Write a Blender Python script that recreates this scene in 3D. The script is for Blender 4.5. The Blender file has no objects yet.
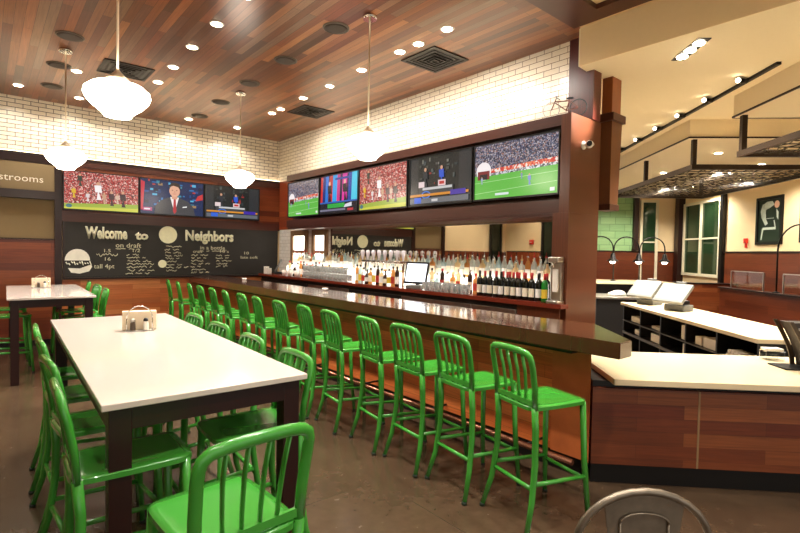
import bpy, bmesh, math, random
from mathutils import Vector, Matrix
random.seed(7)
PI = math.pi
COL = bpy.context.scene.collection
R2 = math.sqrt(.5)

# ------------------------------------------------------------------ materials
MATS = {}
def _new(name):
    m = bpy.data.materials.new(name); m.use_nodes = True
    return m, m.node_tree.nodes, m.node_tree.links, m.node_tree.nodes['Principled BSDF']
def srgb(r, g, b):
    f = lambda c: (c/255/12.92) if c/255 <= .04045 else ((c/255+.055)/1.055)**2.4
    return (f(r), f(g), f(b), 1)
def mat(name, col, rough=.5, metal=0, noise=0, scale=20, emit=0, trans=0, bump=0, ior=1.45, coat=0):
    if name in MATS: return MATS[name]
    m, N, L, P = _new(name)
    c = srgb(*col)
    P.inputs['Roughness'].default_value = rough; P.inputs['Metallic'].default_value = metal
    P.inputs['IOR'].default_value = ior
    P.inputs['Coat Weight'].default_value = coat; P.inputs['Coat Roughness'].default_value = .05
    P.inputs['Transmission Weight'].default_value = trans
    tc = N.new('ShaderNodeTexCoord'); nz = N.new('ShaderNodeTexNoise')
    nz.inputs['Scale'].default_value = scale; nz.inputs['Detail'].default_value = 4
    L.new(tc.outputs['Object'], nz.inputs['Vector'])
    mx = N.new('ShaderNodeMix'); mx.data_type = 'RGBA'
    k = noise
    mx.inputs['A'].default_value = tuple(x*(1-k) for x in c[:3])+(1,)
    mx.inputs['B'].default_value = tuple(min(1, x*(1+k)) for x in c[:3])+(1,)
    L.new(nz.outputs['Fac'], mx.inputs['Factor']); L.new(mx.outputs['Result'], P.inputs['Base Color'])
    if emit:
        P.inputs['Emission Strength'].default_value = emit
        L.new(mx.outputs['Result'], P.inputs['Emission Color'])
    if bump:
        b = N.new('ShaderNodeBump'); b.inputs['Strength'].default_value = bump; b.inputs['Distance'].default_value = .002
        L.new(nz.outputs['Fac'], b.inputs['Height']); L.new(b.outputs['Normal'], P.inputs['Normal'])
    MATS[name] = m; return m

def planks(name, cols, width=.1, length=1.2, axes='YX', mortar=(30, 15, 10), gap=.002, rough=.35, grain=.25, coat=.0, rot=0, shift=0):
    """boards: axes[0] runs along the board, axes[1] across it (object coordinates, metres)"""
    if name in MATS: return MATS[name]
    m, N, L, P = _new(name)
    tc = N.new('ShaderNodeTexCoord'); mp = N.new('ShaderNodeMapping'); mp.inputs['Rotation'].default_value = (0, 0, rot)
    mp.inputs['Location'].default_value = (shift, shift, 0)
    L.new(tc.outputs['Object'], mp.inputs['Vector'])
    sp = N.new('ShaderNodeSeparateXYZ'); cb = N.new('ShaderNodeCombineXYZ'); L.new(mp.outputs['Vector'], sp.inputs['Vector'])
    L.new(sp.outputs[axes[0]], cb.inputs['X']); L.new(sp.outputs[axes[1]], cb.inputs['Y'])
    br = N.new('ShaderNodeTexBrick'); L.new(cb.outputs['Vector'], br.inputs['Vector'])
    br.inputs['Scale'].default_value = 1; br.inputs['Brick Width'].default_value = length; br.inputs['Row Height'].default_value = width
    br.inputs['Mortar Size'].default_value = gap; br.inputs['Mortar Smooth'].default_value = .1
    br.inputs['Color1'].default_value = (0, 0, 0, 1); br.inputs['Color2'].default_value = (1, 1, 1, 1); br.inputs['Mortar'].default_value = (.5, .5, .5, 1)
    br.offset = .37; br.offset_frequency = 2
    rp = N.new('ShaderNodeValToRGB'); rp.color_ramp.interpolation = 'LINEAR'
    el = rp.color_ramp.elements
    el[0].color = srgb(*cols[0]); el[1].color = srgb(*cols[-1]); el[1].position = 1
    for i, c in enumerate(cols[1:-1]):
        e = el.new((i+1)/(len(cols)-1)); e.color = srgb(*c)
    L.new(br.outputs['Color'], rp.inputs['Fac'])
    st = N.new('ShaderNodeMapping'); st.inputs['Scale'].default_value = (1.3, 28, 1); L.new(cb.outputs['Vector'], st.inputs['Vector'])
    nz = N.new('ShaderNodeTexNoise'); nz.inputs['Scale'].default_value = 2.2; nz.inputs['Detail'].default_value = 6; nz.inputs['Distortion'].default_value = .6
    L.new(st.outputs['Vector'], nz.inputs['Vector'])
    mr = N.new('ShaderNodeMapRange'); mr.inputs['From Min'].default_value = .3; mr.inputs['From Max'].default_value = .7
    mr.inputs['To Min'].default_value = 1-grain; mr.inputs['To Max'].default_value = 1+grain
    L.new(nz.outputs['Fac'], mr.inputs['Value'])
    mu = N.new('ShaderNodeVectorMath'); mu.operation = 'SCALE'; L.new(rp.outputs['Color'], mu.inputs[0]); L.new(mr.outputs['Result'], mu.inputs['Scale'])
    mx = N.new('ShaderNodeMix'); mx.data_type = 'RGBA'; L.new(br.outputs['Fac'], mx.inputs['Factor'])
    L.new(mu.outputs['Vector'], mx.inputs['A']); mx.inputs['B'].default_value = srgb(*mortar)
    L.new(mx.outputs['Result'], P.inputs['Base Color'])
    P.inputs['Roughness'].default_value = rough
    P.inputs['Coat Weight'].default_value = coat; P.inputs['Coat Roughness'].default_value = .12
    MATS[name] = m; return m

def bricks(name, c1, c2, mortar, width=.205, row=.0675, axes='XZ', gap=.005, rough=.25):
    if name in MATS: return MATS[name]
    m, N, L, P = _new(name)
    tc = N.new('ShaderNodeTexCoord'); sp = N.new('ShaderNodeSeparateXYZ'); cb = N.new('ShaderNodeCombineXYZ')
    L.new(tc.outputs['Object'], sp.inputs['Vector']); L.new(sp.outputs[axes[0]], cb.inputs['X']); L.new(sp.outputs[axes[1]], cb.inputs['Y'])
    br = N.new('ShaderNodeTexBrick'); L.new(cb.outputs['Vector'], br.inputs['Vector']); br.inputs['Scale'].default_value = 1
    br.inputs['Brick Width'].default_value = width; br.inputs['Row Height'].default_value = row; br.inputs['Mortar Size'].default_value = gap
    br.inputs['Mortar Smooth'].default_value = .2
    br.inputs['Color1'].default_value = srgb(*c1); br.inputs['Color2'].default_value = srgb(*c2); br.inputs['Mortar'].default_value = srgb(*mortar)
    L.new(br.outputs['Color'], P.inputs['Base Color']); P.inputs['Roughness'].default_value = rough
    b = N.new('ShaderNodeBump'); b.inputs['Strength'].default_value = .8; b.inputs['Distance'].default_value = .004; b.invert = True
    L.new(br.outputs['Fac'], b.inputs['Height']); L.new(b.outputs['Normal'], P.inputs['Normal'])
    MATS[name] = m; return m

def floor_mat():
    m, N, L, P = _new('polished_concrete')
    tc = N.new('ShaderNodeTexCoord')
    n1 = N.new('ShaderNodeTexNoise'); n1.inputs['Scale'].default_value = .9; n1.inputs['Detail'].default_value = 8; n1.inputs['Roughness'].default_value = .65
    n2 = N.new('ShaderNodeTexNoise'); n2.inputs['Scale'].default_value = 14; n2.inputs['Detail'].default_value = 5
    for n in (n1, n2): L.new(tc.outputs['Object'], n.inputs['Vector'])
    ad = N.new('ShaderNodeMath'); ad.operation = 'MULTIPLY_ADD'; ad.inputs[1].default_value = .45; L.new(n2.outputs['Fac'], ad.inputs[0]); L.new(n1.outputs['Fac'], ad.inputs[2])
    rp = N.new('ShaderNodeValToRGB'); e = rp.color_ramp.elements
    e[0].position = .35; e[0].color = srgb(44, 33, 24); e[1].position = 1.05; e[1].color = srgb(84, 66, 49)
    L.new(ad.outputs[0], rp.inputs['Fac'])
    br = N.new('ShaderNodeTexBrick'); br.inputs['Scale'].default_value = 1; br.inputs['Brick Width'].default_value = 3.05; br.inputs['Row Height'].default_value = 3.05
    br.inputs['Mortar Size'].default_value = .004; br.offset = 0; mp = N.new('ShaderNodeMapping'); mp.inputs['Location'].default_value = (.85, .25, 0); L.new(tc.outputs['Object'], mp.inputs['Vector']); L.new(mp.outputs['Vector'], br.inputs['Vector'])
    mx = N.new('ShaderNodeMix'); mx.data_type = 'RGBA'; L.new(br.outputs['Fac'], mx.inputs['Factor']); L.new(rp.outputs['Color'], mx.inputs['A']); mx.inputs['B'].default_value = srgb(60, 46, 36)
    L.new(mx.outputs['Result'], P.inputs['Base Color'])
    mr = N.new('ShaderNodeMapRange'); mr.inputs['To Min'].default_value = .12; mr.inputs['To Max'].default_value = .34; L.new(n2.outputs['Fac'], mr.inputs['Value']); L.new(mr.outputs['Result'], P.inputs['Roughness'])
    return m

def crowd(name, cols, scale=70, emit=.55):
    """a picture on a screen: a speckled crowd"""
    if name in MATS: return MATS[name]
    m, N, L, P = _new(name)
    tc = N.new('ShaderNodeTexCoord'); vo = N.new('ShaderNodeTexVoronoi'); vo.inputs['Scale'].default_value = scale
    L.new(tc.outputs['Object'], vo.inputs['Vector'])
    sp = N.new('ShaderNodeSeparateXYZ'); L.new(vo.outputs['Color'], sp.inputs['Vector'])
    rp = N.new('ShaderNodeValToRGB'); rp.color_ramp.interpolation = 'CONSTANT'; el = rp.color_ramp.elements
    el[0].color = srgb(*cols[0]); el[1].position = 1-1/len(cols); el[1].color = srgb(*cols[-1])
    for i, c in enumerate(cols[1:-1]):
        e = el.new((i+1)/len(cols)); e.color = srgb(*c)
    L.new(sp.outputs['X'], rp.inputs['Fac'])
    P.inputs['Base Color'].default_value = (.01, .01, .01, 1); P.inputs['Roughness'].default_value = .25
    L.new(rp.outputs['Color'], P.inputs['Emission Color']); P.inputs['Emission Strength'].default_value = emit
    MATS[name] = m; return m
def lit(col, s=.55):
    n = 'screen_%d_%d_%d' % tuple(col)
    if n in MATS: return MATS[n]
    m, N, L, P = _new(n)
    P.inputs['Base Color'].default_value = (.01, .01, .01, 1); P.inputs['Roughness'].default_value = .25
    P.inputs['Emission Color'].default_value = srgb(*col); P.inputs['Emission Strength'].default_value = s
    MATS[n] = m; return m

FLOOR = floor_mat()
CEIL = planks('ceiling_boards', [(84, 48, 28), (146, 88, 52), (112, 66, 40), (164, 100, 60), (104, 52, 34), (128, 98, 76), (176, 116, 72), (92, 60, 42), (138, 76, 46)], .088, 1.5, 'YX', (34, 20, 14), .0015, .28, .2)
WOODP = planks('wall_boards', [(78, 30, 14), (112, 52, 24), (124, 62, 30), (88, 34, 16), (116, 54, 26)], .115, 1.4, 'XZ', (60, 26, 14), .001, .35, .2)
WOODL = planks('wall_boards_lower', [(130, 60, 30), (178, 102, 54), (156, 80, 40), (188, 118, 68), (122, 52, 26)], .09, 1.3, 'XZ', (80, 36, 18), .001, .35, .16)
BARW = planks('bar_front_boards', [(150, 66, 28), (198, 102, 48), (212, 120, 64), (166, 74, 34), (202, 108, 54)], .1, 1.1, 'YZ', (60, 26, 14), .001, .35, .2)  # warm light on the bar front is put into these brighter colours
CTRW = planks('counter_front_boards', [(92, 40, 18), (122, 60, 29), (138, 76, 40), (98, 38, 17), (128, 66, 33)], .1, .9, 'XZ', (60, 26, 14), .0008, .33, .22, rot=PI/4)
MAHO = planks('mahogany', [(86, 45, 27), (102, 55, 33), (92, 49, 29)], 2.0, 5.0, 'ZY', (90, 40, 24), .0, .32, .2)
MAHOH = planks('mahogany_long', [(62, 28, 20), (76, 36, 24), (68, 30, 20)], 2.0, 7.0, 'YZ', (80, 40, 28), .0, .35, .18)
MAHOX = planks('mahogany_cross', [(66, 30, 21), (80, 38, 26), (70, 32, 22)], 2.0, 7.0, 'XZ', (80, 40, 28), .0, .35, .18)
BARTOP = planks('bar_top_wood', [(72, 40, 26), (88, 50, 33), (78, 43, 28)], .16, 6, 'YX', (60, 30, 20), .0006, .2, .16, coat=1)
BRICKB = bricks('white_brick_back', (246, 236, 214), (232, 220, 196), (84, 66, 50), axes='XZ', rough=.3)
BRICKR = bricks('white_brick_side_lit', (250, 240, 220), (242, 230, 206), (150, 126, 98), axes='YZ', gap=.004)  # paler grout and brick carry the glossy light of this wall in the colour
TILE = bricks('white_wall_tile', (236, 232, 224), (228, 222, 212), (186, 178, 166), .15, .076, 'YZ', .003)
GREENB = bricks('green_lit_brick', (120, 190, 120), (96, 168, 100), (90, 150, 92), .4, .13, 'XZ', .01, .6)  # green light on the brick is put into the colour
CREAM = mat('cream_plaster', (236, 210, 164), .8, noise=.03)
TAN = mat('tan_plaster', (128, 108, 74), .8, noise=.03)
SOFFIT = mat('soffit_paint', (246, 230, 196), .85, noise=.02)
DARKW = mat('dark_stained_wood', (36, 15, 11), .35, noise=.25, scale=6)
TRIMW = mat('trim_wood', (70, 36, 22), .4, noise=.25, scale=5)
TABLEW = mat('table_dark_wood', (38, 12, 8), .32, noise=.2, scale=7)
QUARTZ = mat('cream_quartz', (214, 203, 193), .12, noise=.02, scale=90, coat=.3)
QUARTZ2 = mat('cream_counter_stone', (236, 218, 180), .2, noise=.02, scale=90)
GREEN = mat('green_lacquer', (60, 146, 50), .22, noise=.06, scale=12, coat=.5)
GREEND = mat('dark_rubber_foot', (24, 40, 24), .6)
STEEL = mat('brushed_steel', (190, 186, 180), .28, 1, noise=.08, scale=60)
GALV = mat('worn_gunmetal_steel', (136, 126, 112), .42, .85, noise=.3, scale=26)
CHROME = mat('chrome', (220, 218, 214), .1, 1)
BLACKM = mat('black_metal', (20, 17, 15), .4, .3, noise=.1)
BLACKP = mat('black_plastic', (16, 16, 18), .35)
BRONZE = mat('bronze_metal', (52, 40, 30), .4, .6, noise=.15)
BLACKC = mat('black_cabinet', (20, 18, 17), .45, noise=.1)
WHITEP = mat('white_plastic', (235, 230, 222), .4)
PAPER = mat('white_paper', (238, 232, 220), .8, noise=.03)
GREYP = mat('grey_plastic', (104, 104, 100), .5)
GLASS = mat('clear_glass', (240, 244, 244), .03, trans=1, ior=1.3)
SLATE = mat('chalkboard_slate', (38, 35, 31), .6, noise=.35, scale=3.5)
CHALK = mat('white_chalk', (235, 232, 205), .9, noise=.1, scale=80)
CHALKF = mat('faint_chalk', (205, 200, 170), .9, noise=.1, scale=80)
MIRROR = mat('mirror_glass', (225, 222, 214), .02, 1)
GLOBE = mat('opal_globe_glass', (255, 240, 220), .3, emit=10)
LAMPW = mat('lamp_lens', (255, 238, 205), .3, emit=22)
LEDS = mat('led_strip', (255, 236, 200), .4, emit=4)
LEDB = mat('backlit_shelf_panel', (255, 246, 232), .4, emit=3.0)
FROST = mat('frosted_lit_pane', (255, 248, 230), .4, emit=2.2)
DGLASS = mat('night_window_glass', (14, 30, 20), .06, noise=.6, scale=2)
SPEAK = mat('speaker_grille', (66, 56, 48), .6, noise=.2, scale=120)

# ------------------------------------------------------------------ mesh builder
class MB:
    def __init__(s): s.bm = bmesh.new(); s.mi = 0; s.M = Matrix()
    def _v(s, p): return s.bm.verts.new(s.M @ Vector(p))
    def _f(s, vs, sm=False):
        try: f = s.bm.faces.new(vs)
        except ValueError: return None
        f.material_index = s.mi; f.smooth = sm; return f
    def box(s, x0, x1, y0, y1, z0, z1, bev=0, rz=0, c=None):
        ps = [(x, y, z) for x in (x0, x1) for y in (y0, y1) for z in (z0, z1)]
        if rz or c:
            cx, cy = c or ((x0+x1)/2, (y0+y1)/2); k, q = math.cos(rz), math.sin(rz)
            ps = [(cx+(x-cx)*k-(y-cy)*q, cy+(x-cx)*q+(y-cy)*k, z) for x, y, z in ps]
        v = [s._v(p) for p in ps]
        fs = [s._f([v[i] for i in q]) for q in ((0, 1, 3, 2), (4, 6, 7, 5), (0, 4, 5, 1), (2, 3, 7, 6), (0, 2, 6, 4), (1, 5, 7, 3))]
        if bev:
            es = {e for f in fs for e in f.edges}
            r = bmesh.ops.bevel(s.bm, geom=list(es), offset=bev, segments=2, affect='EDGES', profile=.5)
            for f in r['faces']: f.smooth = True; f.material_index = s.mi
        return s
    def bar(s, a, b, w, h=None, up=(0, 0, 1)):
        """rectangular bar from a to b, w wide, h high"""
        a, b = Vector(a), Vector(b); h = h or w; d = (b-a).normalized(); up = Vector(up)
        if abs(d.dot(up)) > .98: up = Vector((1, 0, 0))
        r = d.cross(up).normalized(); u = r.cross(d)
        v = [s._v(p+r*i*w/2+u*j*h/2) for p in (a, b) for i, j in ((-1, -1), (1, -1), (1, 1), (-1, 1))]
        for q in ((0, 1, 2, 3), (7, 6, 5, 4), (0, 4, 5, 1), (1, 5, 6, 2), (2, 6, 7, 3), (3, 7, 4, 0)): s._f([v[i] for i in q])
        return s
    def tube(s, pts, r, n=8, ry=None, closed=False, up=(0, 1, 0)):
        """tube along pts; r radius (or list), ry the radius across for oval sections"""
        pts = [Vector(p) for p in pts]; m = len(pts); rings = []
        for i, p in enumerate(pts):
            if closed: d = pts[(i+1) % m]-pts[i-1]
            else: d = pts[min(i+1, m-1)]-pts[max(i-1, 0)]
            d.normalize(); U = Vector(up)
            if abs(d.dot(U)) > .97: U = Vector((1, 0, 0)) if abs(d.x) < .9 else Vector((0, 0, 1))
            a = d.cross(U).normalized(); b = a.cross(d)
            ri = r[i] if isinstance(r, (list, tuple)) else r; rb = ry if ry else ri
            rings.append([s._v(p+a*ri*math.cos(2*PI*k/n)+b*rb*math.sin(2*PI*k/n)) for k in range(n)])
        for i in range(m if closed else m-1):
            A, B = rings[i], rings[(i+1) % m]
            for k in range(n): s._f([A[k], A[(k+1) % n], B[(k+1) % n], B[k]], True)
        if not closed: s._f(rings[0][::-1]); s._f(rings[-1])
        return s
    def lathe(s, prof, x=0, y=0, z=0, n=20):
        """prof: (radius, height) from the bottom up"""
        rings = []
        for r, h in prof:
            rings.append([s._v((x, y, z+h))] if r < 1e-5 else [s._v((x+r*math.cos(2*PI*k/n), y+r*math.sin(2*PI*k/n), z+h)) for k in range(n)])
        for A, B in zip(rings, rings[1:]):
            for k in range(n):
                a0, a1 = A[k % len(A)], A[(k+1) % len(A)]; b0, b1 = B[k % len(B)], B[(k+1) % len(B)]
                q = []
                for w in (a0, a1, b1, b0):
                    if w not in q: q.append(w)
                if len(q) > 2: s._f(q, True)
        if len(rings[0]) > 1: s._f(rings[0][::-1])
        if len(rings[-1]) > 1: s._f(rings[-1])
        return s
    def prism(s, poly, z0, z1):
        a = [s._v((x, y, z0)) for x, y in poly]; b = [s._v((x, y, z1)) for x, y in poly]
        s._f(a[::-1]); s._f(b)
        for i in range(len(poly)):
            j = (i+1) % len(poly); s._f([a[i], a[j], b[j], b[i]])
        return s
    def face(s, pts): s._f([s._v(p) for p in pts]); return s
    def sphere(s, c, r, n=12, sz=1):
        return s.lathe([(r*math.sin(PI*i/8), -r*sz*math.cos(PI*i/8)) for i in range(9)], *c, n=n)
    def mesh(s, name, mats):
        if s.bm.faces: bmesh.ops.recalc_face_normals(s.bm, faces=list(s.bm.faces))
        me = bpy.data.meshes.new(name); s.bm.to_mesh(me); s.bm.free()
        for m in (mats if isinstance(mats, (list, tuple)) else [mats]): me.materials.append(m)
        return me
    def build(s, name, mats, parent=None, loc=None):
        o = bpy.data.objects.new(name, s.mesh(name, mats)); COL.objects.link(o)
        if parent: o.parent = parent
        if loc: o.location = loc
        return o

def tag(o, label=None, cat=None, group=None, kind=None):
    if label: o['label'] = label
    if cat: o['category'] = cat
    if group: o['group'] = group
    if kind: o['kind'] = kind
    return o
def struct(name, b, m, parent=None):
    o = b.build(name, m, parent)
    if not parent: o['kind'] = 'structure'
    return o
def thing(name, label, cat, loc=(0, 0, 0), rz=0, group=None):
    o = bpy.data.objects.new(name, None); COL.objects.link(o); o.location = loc; o.rotation_euler = (0, 0, rz); o.empty_display_size = .1
    return tag(o, label, cat, group)
KIDS = {}
def copy_tree(o, loc=None, rz=None, label=None, parent=None):
    c = o.copy(); COL.objects.link(c)
    if parent: c.parent = parent
    for ch in [x for x in bpy.data.objects if x.parent == o]: copy_tree(ch, parent=c)
    if loc is not None: c.location = loc
    if rz is not None: c.rotation_euler = (0, 0, rz)
    if label: c['label'] = label
    return c
ORD = ['first', 'second', 'third', 'fourth', 'fifth', 'sixth', 'seventh', 'eighth', 'ninth', 'tenth', 'eleventh', 'twelfth', 'thirteenth', 'fourteenth', 'fifteenth', 'sixteenth', 'seventeenth', 'eighteenth', 'nineteenth', 'twentieth', 'twenty-first', 'twenty-second', 'twenty-third', 'twenty-fourth', 'twenty-fifth', 'twenty-sixth']
M45 = Matrix.Rotation(-PI/4, 4, 'Z')      # the service area is turned 45 degrees: local x = v, local y = u
def B45():
    b = MB(); b.M = M45; return b
def W(v, u, z=0): return (R2*(u+v), R2*(u-v), z)

def text_into(b, txt, size, M, outline=0, ext=.001, align='LEFT'):
    cu = bpy.data.curves.new('t', 'FONT'); cu.body = txt; cu.size = size; cu.align_x = align
    if outline:
        cu.fill_mode = 'NONE'; cu.bevel_depth = outline; cu.bevel_resolution = 0
    else: cu.extrude = ext
    cu.resolution_u = 2
    o = bpy.data.objects.new('t', cu); COL.objects.link(o)
    dg = bpy.context.evaluated_depsgraph_get(); dg.update()
    me = bpy.data.meshes.new_from_object(o.evaluated_get(dg))
    me.transform(M); n0 = len(b.bm.faces); b.bm.from_mesh(me); b.bm.faces.ensure_lookup_table()
    for f in b.bm.faces[n0:]: f.material_index = b.mi
    bpy.data.objects.remove(o); bpy.data.curves.remove(cu); bpy.data.meshes.remove(me)
XZ = Matrix.Rotation(PI/2, 4, 'X')         # text standing up, read from -Y
def on_back(x, z, y): return Matrix.Translation((x, y, z)) @ XZ

# ------------------------------------------------------------------ room shell
YB, XR, ZC, XL = 10.2, 5.08, 4.10, -3.2
ZL = 3.70
b = MB(); b.prism([(XL-.2, -4), (16, -4), (16, 18), (XL-.2, 18)], -.1, 0); struct('floor', b, FLOOR)
b = MB(); b.box(XL, 5.3, 2.80, YB+.15, ZC, ZC+.12); struct('ceiling', b, CEIL)
b = MB(); b.box(XL, 4.86, -3.5, 2.80, ZC, ZC+.12); struct('ceiling', b, CREAM)
b = MB(); b.box(XL, 4.72, 2.44, 2.80, ZC-.05, ZC-.0005); struct('trim_1', b, MAHOX)
b = MB(); b.box(4.50, 4.72, -3.5, 2.4395, ZC-.05, ZC-.0005); struct('trim_2', b, MAHOH)
# lower plaster ceiling over the service side
b = MB(); b.prism([(4.86, -3.5), (15.5, -3.5), (15.5, 17), (5.3, 17), (5.3, 2.96), (5.3, 2.85), (4.86, 2.82)], ZL, ZL+.5); struct('ceiling', b, SOFFIT)
b = MB(); b.box(4.85, 4.8595, -3.5, 2.80, ZL, ZC-.0005); struct('wall_fascia', b, CREAM)

# back wall
b = MB(); b.box(XL-.15, 5.3, YB, YB+.15, 0, ZC); struct('wall_back', b, CREAM)
b = MB(); b.box(-.15, XR, YB-.015, YB-.0005, 3.20, ZC-.001); struct('wall_back_tiles', b, BRICKB)
b = MB(); b.box(XL, -.15, YB-.015, YB-.0005, 3.20, ZC-.001); struct('wall_back_tiles', b, BRICKB)
b = MB(); b.box(1.03, XR-.001, YB-.05, YB-.0005, 2.14, 3.17); struct('wall_back_panel', b, WOODP)
b = MB(); b.box(1.03, XR-.001, YB-.05, YB-.0005, .1, 1.10); struct('wall_back_panel', b, WOODL)
b = MB(); b.box(-.15, .93, YB-.05, YB-.0005, .1, 1.78); struct('wall_back_panel', b, WOODP)
b = MB(); b.box(XL, -.25, YB-.05, YB-.0005, .1, 1.75); struct('wall_back_panel', b, WOODP)
b = MB(); b.box(-.15, .93, YB-.012, YB-.0005, 1.79, 2.45); struct('wall_back_panel', b, TAN)
b = MB(); b.box(XL, XR-.001, YB-.09, YB-.0005, 3.1705, 3.20); struct('trim_3', b, DARKW)
b = MB(); b.box(.93, 1.03, YB-.08, YB-.0005, 0, 3.17); struct('trim_4', b, DARKW)
b = MB(); b.box(-.25, -.151, YB-.08, YB-.0005, 0, 3.17); struct('trim_5', b, DARKW)
b = MB(); b.box(-.15, .9295, YB-.08, YB-.0005, 3.045, 3.17); struct('trim_6', b, DARKW)
b = MB(); b.box(-.15, .9295, YB-.12, YB-.0005, 2.451, 2.585); struct('trim_7', b, DARKW)
b = MB(); b.box(-.15, .9295, YB-.06, YB-.0005, 1.781, 1.795); struct('trim_8', b, DARKW)
b = MB(); b.box(1.031, XR-.001, YB-.065, YB-.0505, 2.10, 2.26); struct('trim_9', b, MAHOX)
b = MB(); b.box(1.031, XR-.001, YB-.065, YB-.0505, 3.05, 3.17); struct('trim_10', b, MAHOX)
b = MB(); b.box(XL, XR, YB-.07, YB-.0505, 0, .0995); struct('baseboard_back', b, BLACKM)
b = MB(); b.box(XL, XR-.001, YB-.045, YB-.02, 3.2005, 3.212); struct('trim_11', b, LEDS)

# left wall, seen in the mirror
b = MB(); b.box(XL-.15, XL, -3.5, YB, 0, ZC); struct('wall_left', b, CREAM)
b = MB(); b.box(XL+.0005, XL+.04, -3.5, YB-.1, .1, 1.75); struct('wall_left_panel', b, planks('wall_boards_left', [(120, 48, 24), (158, 74, 36), (138, 54, 28)], .115, 1.4, 'YZ', (60, 26, 14), .001, .35, .2))
b = MB(); b.box(XL+.0005, XL+.05, -3.5, YB-.1, 1.7505, 1.79); struct('trim_12', b, DARKW)
for i, y in enumerate((7.55, 4.6, 1.6)):
    w = thing('window_%d' % (i+1), None, None, (XL+.05, y, 0)); w['kind'] = 'structure'
    c = MB()
    for a in ((0, .06, 0, .08), (0, .06, 1.12, 1.2)): c.box(*a, .9, 3.3)
    c.box(0, .06, 0, 1.2, .82, .9); c.box(0, .06, 0, 1.2, 3.3, 3.38); c.box(0, .05, .57, .63, .9, 3.3); c.build('window_frame', BLACKM, w)
    MB().box(.01, .03, .08, 1.12, .9, 3.3).build('glass_pane', DGLASS, w)
w = thing('window_4', None, None, (-2.9, YB-.055, 0)); w['kind'] = 'structure'
c = MB()
for a in ((0, .08), (.52, .6)): c.box(a[0], a[1], -.05, 0, .9, 3.1)
c.box(0, .6, -.05, 0, 3.1, 3.16); c.box(0, .6, -.05, 0, .84, .9); c.build('window_frame', BLACKM, w)
MB().box(.08, .52, -.03, -.01, .9, 3.1).build('glass_pane', DGLASS, w)

# bar-side wall
b = MB(); b.box(XR, 5.3, 2.95, YB-.0005, 0, ZC-.0005); struct('wall_right', b, CREAM)
b = MB(); b.box(XR-.015, XR-.0005, 3.046, YB-.02, 3.19, ZC-.001); struct('wall_right_tiles', b, BRICKR)
b = MB(); b.box(XR-.03, XR-.0005, 9.0, YB-.09, 2.13, 3.19); struct('wall_right_panel', b, planks('wall_boards_side', [(120, 48, 24), (158, 74, 36), (138, 54, 28)], .115, 1.4, 'YZ', (60, 26, 14), .001, .35, .2))
b = MB(); b.box(XR-.02, XR-.0005, 7.95, YB-.09, 0, 2.129); struct('wall_right_tiles', b, TILE)
# pier at the near end of the wall
b = MB(); b.box(4.65, 5.27, 2.76, 2.949, 0, 2.1295); struct('trim_13', b, MAHO)
b = MB(); b.box(4.65, XR-.002, 2.76, 2.875, 2.13, 3.165); b.box(XR-.0015, 5.27, 2.76, 2.949, 2.13, 3.165); struct('trim_15', b, MAHO)
b = MB(); b.box(5.055, 5.22, 2.745, 3.045, 3.1655, ZC-.0005); struct('trim_14', b, planks('mahogany_dark', [(78, 26, 18), (92, 32, 20)], 2, 5, 'ZY', (70, 26, 18), 0, .35, .2))
# screen housing over the back bar
b = MB()
b.box(4.65, XR-.002, 2.8755, 8.999, 3.05, 3.165); b.box(4.65, XR-.002, 2.8755, 8.999, 2.13, 2.27)
b.box(4.80, XR-.002, 2.8755, 8.999, 2.2705, 3.0495); b.box(4.65, 4.7995, 2.8755, 8.999, 2.2705, 2.272)
struct('trim_16', b, MAHOH)
b = MB(); b.box(XR-.06, XR-.02, 3.06, 8.98, 3.1655, 3.178); struct('trim_17', b, LEDS)
b = MB(); b.box(4.655, XR-.03, 2.951, 8.95, 2.095, 2.1295); struct('trim_18', b, MAHOH)
# hanging timber post with capital beside the pier
t = thing('hanging_timber_post', 'brown timber post with capital hanging from the ceiling beside the wood pier', 'post', (5.50, 2.76, 0))
c = MB(); c.box(-.11, .10, -.06, .06, 3.29, ZL-.001, .004); c.build('upper_block', mat('amber_stained_wood', (140, 76, 38), .35, noise=.2, scale=6), t)
c = MB(); c.box(-.15, .15, -.1, .1, 3.20, 3.289, .004); c.build('capital', TRIMW, t)
c = MB()
v = [c._v(p) for p in [(-.12, -.07, 2.27), (.07, -.07, 2.27), (.07, .07, 2.27), (-.12, .07, 2.27), (-.12, -.07, 3.199), (.12, -.07, 3.199), (.12, .07, 3.199), (-.12, .07, 3.199)]]
for q in ((3, 2, 1, 0), (4, 5, 6, 7), (0, 1, 5, 4), (1, 2, 6, 5), (2, 3, 7, 6), (3, 0, 4, 7)): c._f([v[i] for i in q])
c.build('shaft', mat('brown_stained_wood', (106, 66, 40), .38, noise=.2, scale=6), t)
MB().box(-.13, .09, -.08, .08, 2.20, 2.269, .003).build('foot_block', TRIMW, t)

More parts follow.
